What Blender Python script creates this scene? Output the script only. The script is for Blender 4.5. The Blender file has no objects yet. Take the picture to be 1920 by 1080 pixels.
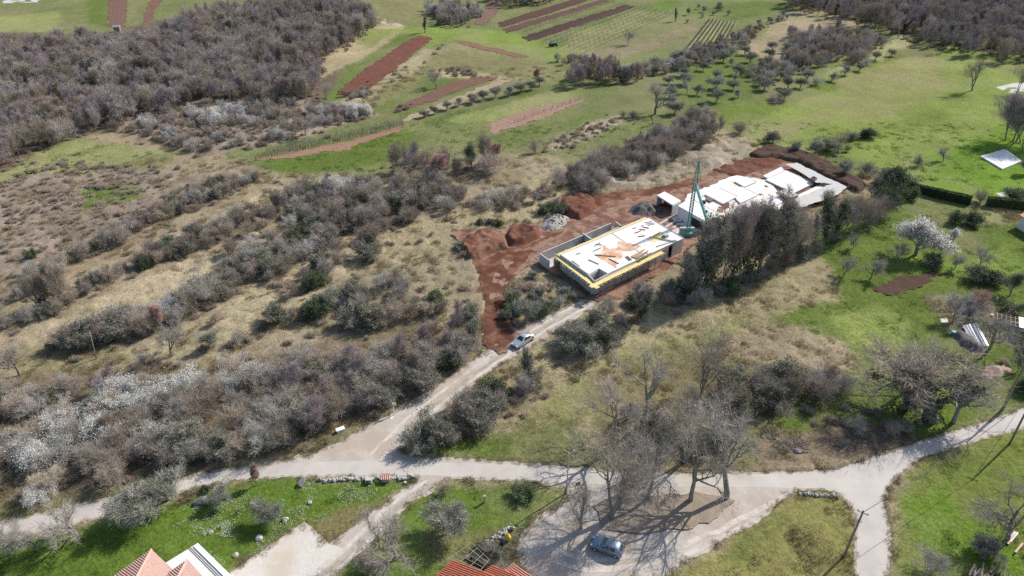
import bpy, bmesh, math, random
import numpy as np
from mathutils import Vector, Matrix, geometry

# ------------------------------------------------------------------ camera, light, exposure
scene = bpy.context.scene
COL = scene.collection
PITCH = math.radians(32.2); FPX = 1335.0; CAMH = 70.0
cam_d = bpy.data.cameras.new('camera'); cam = bpy.data.objects.new('camera', cam_d); COL.objects.link(cam)
cam_d.sensor_width = 36.0; cam_d.lens = FPX / 1920.0 * 36.0
cam_d.clip_start = 0.5; cam_d.clip_end = 6000
cam.location = (0, 0, CAMH); cam.rotation_euler = (math.pi / 2 - PITCH, 0, 0)
scene.camera = cam

SUN_EL = math.radians(39); SUN_DIR = Vector((0.80, 0.60, 0)).normalized()    # horizontal direction towards the sun
world = bpy.data.worlds.new('World'); scene.world = world; world.use_nodes = True
wn = world.node_tree.nodes; wl = world.node_tree.links
bg = wn.get('Background') or wn.new('ShaderNodeBackground')
sky = wn.new('ShaderNodeTexSky'); sky.sky_type = 'NISHITA'; sky.sun_disc = False
sky.sun_elevation = SUN_EL; sky.sun_rotation = math.atan2(SUN_DIR.x, SUN_DIR.y)
sky.altitude = 300; sky.air_density = 1.0; sky.dust_density = 1.5
wl.new(sky.outputs[0], bg.inputs[0]); bg.inputs[1].default_value = 0.13
sun_d = bpy.data.lights.new('sun', 'SUN'); sun = bpy.data.objects.new('sun', sun_d); COL.objects.link(sun)
sun_d.energy = 4.7; sun_d.angle = math.radians(0.5); sun_d.color = (1.0, 0.94, 0.85)
sd = Vector((SUN_DIR.x * math.cos(SUN_EL), SUN_DIR.y * math.cos(SUN_EL), math.sin(SUN_EL)))
sun.rotation_euler = sd.to_track_quat('Z', 'Y').to_euler(); sun.location = (60, 60, 120)
scene.view_settings.view_transform = 'Standard'; scene.view_settings.look = 'None'
scene.view_settings.exposure = 0.24; scene.view_settings.gamma = 1.0
scene.view_settings.use_curve_mapping = False
scene.cycles.use_denoising = False
scene.cycles.max_bounces = 5; scene.cycles.diffuse_bounces = 2; scene.cycles.glossy_bounces = 2
scene.cycles.transmission_bounces = 2; scene.cycles.transparent_max_bounces = 4

rng = np.random.default_rng(7)
R = random.Random(11)

# ------------------------------------------------------------------ geometry helpers
CPI, SPI = math.cos(PITCH), math.sin(PITCH)
def W(px, py, z=0.0):
    """point of the place that the photograph shows at pixel (px, py), at height z"""
    dx = (px - 960) / FPX; dv = (py - 540) / FPX
    t = (z - CAMH) / -(SPI + dv * CPI)
    return (dx * t, (CPI - dv * SPI) * t)
def WP(pts, z=0.0): return [W(p[0], p[1], z) for p in pts]
def PX(x, y, z=0.0):
    """pixel of world points (arrays)"""
    yy = y; zz = z - CAMH
    d = yy * CPI - zz * SPI
    return 960 + FPX * x / d, 540 + FPX * (-(zz * CPI + yy * SPI)) / d

_tabs = {}
def vnoise(x, y, scale, seed):
    t = _tabs.get(seed)
    if t is None: t = _tabs[seed] = np.random.default_rng(seed).random((256, 256))
    u = np.asarray(x) / scale; v = np.asarray(y) / scale
    i = np.floor(u).astype(int); j = np.floor(v).astype(int); fu = u - i; fv = v - j
    fu = fu * fu * (3 - 2 * fu); fv = fv * fv * (3 - 2 * fv)
    i &= 255; j &= 255; i1 = (i + 1) & 255; j1 = (j + 1) & 255
    return (t[i, j] * (1 - fu) + t[i1, j] * fu) * (1 - fv) + (t[i, j1] * (1 - fu) + t[i1, j1] * fu) * fv
def fbm(x, y, scale, seed, oct=4):
    s = 0; a = 1; n = 0
    for k in range(oct):
        s = s + a * vnoise(x, y, scale / 2 ** k, seed + k); n += a; a *= 0.55
    return s / n
def inpoly(x, y, poly):
    x = np.asarray(x, float); y = np.asarray(y, float)
    res = np.zeros(x.shape, bool)
    P = np.array(poly)
    m = (x >= P[:, 0].min()) & (x <= P[:, 0].max()) & (y >= P[:, 1].min()) & (y <= P[:, 1].max())
    if not m.any(): return res
    xs = x[m]; ys = y[m]; c = np.zeros(xs.shape, bool)
    for k in range(len(P)):
        x1, y1 = P[k]; x2, y2 = P[k - 1]
        if y1 == y2: continue
        t = ((y1 > ys) != (y2 > ys)) & (xs < (x2 - x1) * (ys - y1) / (y2 - y1) + x1)
        c ^= t
    res[m] = c
    return res

def h0(x, y):
    """smooth ground height"""
    x = np.asarray(x, float); y = np.asarray(y, float)
    return 0.9 * (fbm(x + 500, y + 300, 70, 40, 2) - 0.5)
def h0s(x, y): return float(h0(np.array([x]), np.array([y]))[0])

# ------------------------------------------------------------------ materials
MATS = {}
def new_mat(name):
    m = bpy.data.materials.new(name); m.use_nodes = True
    nt = m.node_tree; b = nt.nodes.get('Principled BSDF')
    b.inputs['Specular IOR Level'].default_value = 0.2
    MATS[name] = m
    return m, nt, b
def N(nt, t, **kw):
    n = nt.nodes.new(t)
    for k, v in kw.items(): setattr(n, k, v)
    return n
def mixc(nt, fac, a, b, mode='MIX'):
    n = nt.nodes.new('ShaderNodeMix'); n.data_type = 'RGBA'; n.blend_type = mode
    for s, v in ((n.inputs[0], fac), (n.inputs[6], a), (n.inputs[7], b)):
        if isinstance(v, bpy.types.NodeSocket): nt.links.new(v, s)
        elif isinstance(v, (int, float)): s.default_value = v
        else: s.default_value = (*v, 1)
    return n.outputs[2]
def noise(nt, scale, detail=4, rough=0.6, coord=None):
    n = nt.nodes.new('ShaderNodeTexNoise'); n.inputs['Scale'].default_value = scale
    n.inputs['Detail'].default_value = detail; n.inputs['Roughness'].default_value = rough
    if coord is not None: nt.links.new(coord, n.inputs['Vector'])
    return n.outputs[0]
def ramp(nt, src, lo, hi, a=0.0, b=1.0):
    n = nt.nodes.new('ShaderNodeMapRange'); n.inputs[1].default_value = lo; n.inputs[2].default_value = hi
    n.inputs[3].default_value = a; n.inputs[4].default_value = b
    nt.links.new(src, n.inputs[0]); return n.outputs[0]
def mat(name, c1, c2=None, scale=3.0, rough=0.9, bump=0.0, bscale=None, metal=0.0, spec=0.2, vary=0.0, detail=5, c3=None, s3=0.4):
    """two-tone noisy procedural surface"""
    m, nt, b = new_mat(name)
    geo = N(nt, 'ShaderNodeNewGeometry'); pos = geo.outputs['Position']
    c2 = c2 or tuple(v * 0.8 for v in c1)
    col = mixc(nt, ramp(nt, noise(nt, scale, detail, .65, pos), .35, .65), c1, c2)
    if c3: col = mixc(nt, ramp(nt, noise(nt, s3, 4, .6, pos), .45, .65), col, c3)
    if vary:
        oi = N(nt, 'ShaderNodeObjectInfo')
        br = ramp(nt, oi.outputs['Random'], 0, 1, 1 - vary, 1 + vary)
        hs = N(nt, 'ShaderNodeHueSaturation'); nt.links.new(br, hs.inputs['Value'])
        mm = N(nt, 'ShaderNodeMath', operation='MULTIPLY'); nt.links.new(oi.outputs['Random'], mm.inputs[0]); mm.inputs[1].default_value = 7.31
        fr = N(nt, 'ShaderNodeMath', operation='FRACT'); nt.links.new(mm.outputs[0], fr.inputs[0])
        nt.links.new(ramp(nt, fr.outputs[0], 0, 1, .485, .515), hs.inputs['Hue'])
        nt.links.new(col, hs.inputs['Color']); col = hs.outputs[0]
    nt.links.new(col, b.inputs['Base Color'])
    b.inputs['Roughness'].default_value = rough; b.inputs['Metallic'].default_value = metal
    b.inputs['Specular IOR Level'].default_value = spec
    if bump:
        bn = N(nt, 'ShaderNodeBump'); bn.inputs['Strength'].default_value = bump; bn.inputs['Distance'].default_value = 0.1
        nt.links.new(noise(nt, bscale or scale * 2, 5, .65, pos), bn.inputs['Height']); nt.links.new(bn.outputs[0], b.inputs['Normal'])
    return m
def leaf_mat(name, c1, c2, vary=.25, trans=.25, spec=.25, rough=.6):
    m = mat(name, c1, c2, scale=1.3, rough=rough, vary=vary, spec=spec)
    nt = m.node_tree; b = nt.nodes['Principled BSDF']
    if trans:
        tr = N(nt, 'ShaderNodeBsdfTranslucent'); mx = N(nt, 'ShaderNodeMixShader'); mx.inputs[0].default_value = trans
        src = b.inputs['Base Color'].links[0].from_socket; nt.links.new(src, tr.inputs[0])
        out = [n for n in nt.nodes if n.type == 'OUTPUT_MATERIAL'][0]
        nt.links.new(b.outputs[0], mx.inputs[1]); nt.links.new(tr.outputs[0], mx.inputs[2]); nt.links.new(mx.outputs[0], out.inputs[0])
    return m

bark = mat('bark', (.28, .245, .21), (.18, .155, .13), 4, vary=.25)
bark_pale = mat('bark_pale', (.34, .32, .28), (.20, .185, .16), 4, vary=.2)
twig = mat('twig', (.48, .44, .39), (.37, .33, .285), .7, vary=.2)
twig_mauve = mat('mauve_twig', (.455, .385, .385), (.36, .30, .30), .35, vary=.14)
twig_brown = mat('brown_twig', (.45, .385, .315), (.35, .29, .235), .7, vary=.22)
twig_pale = mat('twig_pale', (.56, .53, .475), (.45, .42, .37), .7, vary=.18)
twig_red = mat('twig_red', (.60, .42, .35), (.50, .33, .27), .8, vary=.2)
bramble_m = mat('bramble_twig', (.50, .42, .34), (.40, .33, .25), .5, vary=.25)
silver_m = mat('silver_twig', (.66, .65, .65), (.52, .51, .51), .7, vary=.15)
blossom = leaf_mat('blossom', (.88, .88, .85), (.80, .80, .75), .05, .45)
olive_leaf = leaf_mat('olive_leaf', (.155, .185, .115), (.095, .12, .075), .18, .15)
ever_leaf = leaf_mat('evergreen_leaf', (.075, .115, .042), (.042, .07, .028), .3, .25)
ivy_leaf = leaf_mat('ivy_leaf', (.07, .115, .038), (.04, .07, .026), .25, .15)
bush_leaf = leaf_mat('bush_leaf', (.085, .145, .035), (.05, .085, .028), .3, .2)
oak_leaf = leaf_mat('brownish_leaf', (.17, .175, .08), (.105, .12, .05), .25, .25)
straw_m = leaf_mat('dry_grass_blade', (.40, .335, .20), (.28, .23, .13), .3, .25)
grass_m = leaf_mat('grass_blade', (.13, .215, .035), (.09, .155, .025), .25, .3)
concrete = mat('concrete', (.50, .49, .47), (.42, .41, .395), 1.2, bump=.15, c3=(.56, .55, .52))
slab_m = mat('white_slab', (.80, .79, .77), (.70, .69, .67), .8, c3=(.74, .69, .62), s3=.25)
whitewall = mat('white_wall', (.78, .77, .75), (.70, .69, .67), 1.5)
formply = mat('yellow_formwork', (.80, .68, .30), (.70, .57, .25), 2.0, rough=.6)
timber = mat('timber', (.48, .32, .17), (.36, .23, .12), 3.0, vary=.25)
timber_grey = mat('weathered_timber', (.30, .28, .25), (.22, .20, .18), 3.0, vary=.2)
orange_ply = mat('orange_stain', (.50, .24, .12), (.64, .44, .29), .9, c3=(.72, .62, .52), s3=.5)
dark_steel = mat('dark_steel', (.14, .12, .105), (.20, .165, .135), 2)
brick_m = mat('hollow_brick', (.36, .14, .09), (.28, .11, .07), 3)
teal_dark = mat('teal_paint', (.08, .34, .33), (.07, .29, .28), 2, rough=.4, spec=.5)
teal_light = mat('pale_teal_paint', (.30, .62, .58), (.26, .55, .52), 2, rough=.4, spec=.5)
stone_m = mat('limestone', (.52, .50, .46), (.36, .35, .32), 2.5, vary=.2, bump=.3)
rubble_m = mat('rubble', (.40, .37, .34), (.26, .24, .22), 1.5, vary=.35)
terracotta = mat('terracotta_tile', (.58, .21, .13), (.46, .17, .10), 3, rough=.75)
pinktile = mat('pale_pink_tile', (.66, .47, .40), (.56, .34, .29), 5, rough=.8)
tile_under = mat('shaded_tile_channel', (.26, .07, .055), (.20, .05, .04), 4)  # dark red carries the shade seen in the gaps between barrel tiles
metal_sheet = mat('metal_sheet', (.55, .57, .60), (.40, .42, .46), 1.5, rough=.45, metal=.5)
polewood = mat('pole_wood', (.27, .235, .20), (.20, .175, .15), 5)
gravelgrey = mat('grey_gravel', (.56, .55, .53), (.44, .43, .415), 5, bump=.4)
glass_m = mat('car_glass', (.02, .03, .035), (.03, .04, .045), 1, rough=.08, spec=.8)
rubber = mat('rubber', (.025, .025, .025), (.035, .035, .035), 3)
redplastic = mat('red_plastic', (.50, .03, .03), (.40, .02, .02), 2, rough=.4)
tealplastic = mat('turquoise_plastic', (.15, .55, .50), (.12, .45, .42), 2, rough=.4)
wire_m = mat('wire', (.12, .12, .12), (.10, .10, .10), 2)
lamp_red = mat('tail_lamp', (.35, .02, .02), (.3, .02, .02), 3, rough=.2, spec=.6)
lamp_clear = mat('head_lamp', (.6, .62, .65), (.5, .52, .55), 3, rough=.15, spec=.7)
def paint(name, c):
    m = mat(name, c, tuple(v * .96 for v in c), 1.0, rough=.28, metal=.55, spec=.6)
    return m
carblue = paint('silver_blue_paint', (.20, .27, .36)); carsilver = paint('silver_paint', (.58, .61, .62))

# ------------------------------------------------------------------ object helpers
def tag(o, label=None, cat=None, group=None, kind=None):
    if label: o['label'] = label
    if cat: o['category'] = cat
    if group: o['group'] = group
    if kind: o['kind'] = kind
    return o
def link(name, me, parent=None, loc=None):
    o = bpy.data.objects.new(name, me); COL.objects.link(o)
    if parent is not None: o.parent = parent
    if loc is not None: o.location = loc
    return o
def empty(name, loc, rz=0, label=None, cat=None, group=None):
    o = bpy.data.objects.new(name, None); COL.objects.link(o); o.location = loc; o.rotation_euler = (0, 0, rz)
    o.empty_display_size = .3
    return tag(o, label, cat, group)
def mesh_np(name, verts, faces, mats, mi=None, smooth=False):
    """verts (N,3); faces: list of arrays (M,3) or (M,4)"""
    me = bpy.data.meshes.new(name)
    verts = np.asarray(verts, np.float32)
    if not isinstance(faces, list): faces = [faces]
    faces = [np.asarray(f, np.int32) for f in faces if len(f)]
    me.vertices.add(len(verts)); me.vertices.foreach_set('co', verts.ravel())
    nl = sum(f.size for f in faces); nf = sum(len(f) for f in faces)
    me.loops.add(nl); me.loops.foreach_set('vertex_index', np.concatenate([f.ravel() for f in faces]))
    me.polygons.add(nf)
    sz = np.concatenate([np.full(len(f), f.shape[1], np.int32) for f in faces])
    st = np.concatenate([[0], np.cumsum(sz)[:-1]]).astype(np.int32)
    me.polygons.foreach_set('loop_start', st)
    try: me.polygons.foreach_set('loop_total', sz)
    except Exception: pass
    for m in (mats if isinstance(mats, (list, tuple)) else [mats]): me.materials.append(m)
    if mi is not None: me.polygons.foreach_set('material_index', np.asarray(mi, np.int32))
    if smooth: me.polygons.foreach_set('use_smooth', np.ones(nf, bool))
    me.update(calc_edges=True)
    return me
class MB:
    """collects boxes, bars, tubes and prisms into one mesh"""
    def __init__(s): s.v = []; s.f = []; s.m = []
    def add(s, vs, fs, m=0):
        o = len(s.v); s.v += [tuple(v) for v in vs]; s.f += [tuple(i + o for i in f) for f in fs]; s.m += [m] * len(fs); return s
    def prism(s, poly, z0, z1, m=0, cap=True):
        n = len(poly); a = sum(poly[i][0] * poly[(i + 1) % n][1] - poly[(i + 1) % n][0] * poly[i][1] for i in range(n))
        if a < 0: poly = poly[::-1]
        vs = [(p[0], p[1], z0) for p in poly] + [(p[0], p[1], z1) for p in poly]
        fs = [(i, (i + 1) % n, n + (i + 1) % n, n + i) for i in range(n)]
        if cap: fs += [tuple(range(n - 1, -1, -1)), tuple(range(n, 2 * n))]
        return s.add(vs, fs, m)
    def box(s, x0, y0, z0, x1, y1, z1, m=0): return s.prism([(x0, y0), (x1, y0), (x1, y1), (x0, y1)], z0, z1, m)
    def bar(s, a, b, w, h=None, m=0):
        h = h or w; a = Vector(a); b = Vector(b); d = (b - a).normalized()
        u = d.cross(Vector((0, 0, 1)))
        if u.length < 1e-3: u = Vector((1, 0, 0))
        u.normalize(); v = d.cross(u)
        c = [(-1, -1), (1, -1), (1, 1), (-1, 1)]
        vs = [p + u * (w / 2 * i) + v * (h / 2 * j) for p in (a, b) for i, j in c]
        return s.add(vs, [(0, 1, 2, 3), (7, 6, 5, 4), (0, 4, 5, 1), (1, 5, 6, 2), (2, 6, 7, 3), (3, 7, 4, 0)], m)
    def tube(s, pts, rs, n=6, m=0):
        pts = [Vector(p) for p in pts]; vs = []; fs = []
        for k, p in enumerate(pts):
            d = (pts[min(k + 1, len(pts) - 1)] - pts[max(k - 1, 0)]).normalized()
            u = d.cross(Vector((.13, .97, .2))).normalized(); v = d.cross(u)
            for i in range(n):
                a = 2 * math.pi * i / n; vs.append(p + (u * math.cos(a) + v * math.sin(a)) * rs[k])
        for k in range(len(pts) - 1):
            for i in range(n):
                j = (i + 1) % n; fs.append((k * n + i, k * n + j, (k + 1) * n + j, (k + 1) * n + i))
        fs += [tuple(range(n - 1, -1, -1)), tuple((len(pts) - 1) * n + i for i in range(n))]
        return s.add(vs, fs, m)
    def mesh(s, name, mats, smooth=False):
        me = bpy.data.meshes.new(name); me.from_pydata(s.v, [], s.f)
        for m in (mats if isinstance(mats, (list, tuple)) else [mats]): me.materials.append(m)
        me.polygons.foreach_set('material_index', s.m)
        if smooth: me.polygons.foreach_set('use_smooth', [True] * len(s.f))
        me.update(); return me
    def build(s, name, mats, parent=None, smooth=False, loc=None): return link(name, s.mesh(name, mats, smooth), parent, loc)
def lerp(a, b, t): return tuple(a[i] + (b[i] - a[i]) * t for i in range(len(a)))
#@@GROUND
# ------------------------------------------------------------------ layout polygons (pixels of the 1920x1080 photograph, put on the ground by W)
ROAD = [(-200,1040),(-60,1000),(0,980),(110,955),(213,930),(283,910),(417,878),(533,862),(590,848),(640,827),(740,770),(840,708),(913,656),(973,616),(1040,586),(1107,556),
        (1150,560),(1125,572),(1050,620),(1000,652),(940,684),(893,722),(840,765),(790,800),(765,825),(752,848),(773,854),(850,858),(957,864),(1073,873),(1180,880),(1300,884),(1400,882),(1513,880),(1563,878),
        (1647,851),(1747,818),(1813,800),(1920,763),(2050,715),(2200,655),(2230,690),(2050,757),(1920,805),(1863,819),(1820,831),(1780,844),(1720,864),(1688,890),(1668,915),(1662,940),
        (1666,965),(1673,987),(1673,1037),(1667,1085),(1660,1200),(1590,1200),(1600,1085),(1605,975),(1597,950),(1570,925),(1535,918),(1490,922),(1462,942),(1447,960),(1413,984),(1363,1008),(1330,1034),(1280,1058),
        (1240,1085),(1200,1130),(1000,1130),(985,1085),(974,1050),(970,1028),(977,997),(1013,967),(1066,935),(1060,916),(1007,908),(957,903),(853,898),(807,916),(767,946),(720,1000),(690,1030),(640,1067),(600,1100),(560,1150),
        (300,1200),(400,1100),(432,1074),(500,1026),(572,976),(617,1018),(640,1002),(657,990),(723,940),(783,896),(640,896),(533,898),(417,907),(350,922),(300,938),(213,968),(110,998),(0,1012),(-60,1030),(-200,1075)]
PARK = [(1110,945),(1160,925),(1250,925),(1330,925),(1375,935),(1350,965),(1300,990),(1200,1000),(1130,990)]   # litter island under the big trees
DIRT = [(850,445),(872,430),(940,434),(960,424),(1018,422),(1042,432),(1062,412),(1034,386),(1062,370),(1110,368),(1190,360),(1240,352),(1290,338),(1330,328),(1400,300),(1440,290),(1478,299),(1510,300),(1560,326),(1592,345),
        (1575,378),(1500,402),(1390,445),(1300,462),(1250,510),(1160,566),(1118,570),(1080,545),(1000,500),(965,520),(955,560),(962,600),(965,640),(930,665),(903,655),(910,600),(905,540),(884,492),(868,472)]
C_TAN=(.30,.245,.165); C_GREEN=(.125,.165,.048); C_BRIGHT=(.115,.158,.036); C_MID=(.165,.185,.075); C_OLIVE=(.21,.20,.095); C_LITTER=(.15,.115,.085); C_STRAW=(.40,.33,.21); C_PURP=(.275,.22,.175); C_RED=(.30,.125,.08); C_DARK=(.10,.09,.055)
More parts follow.
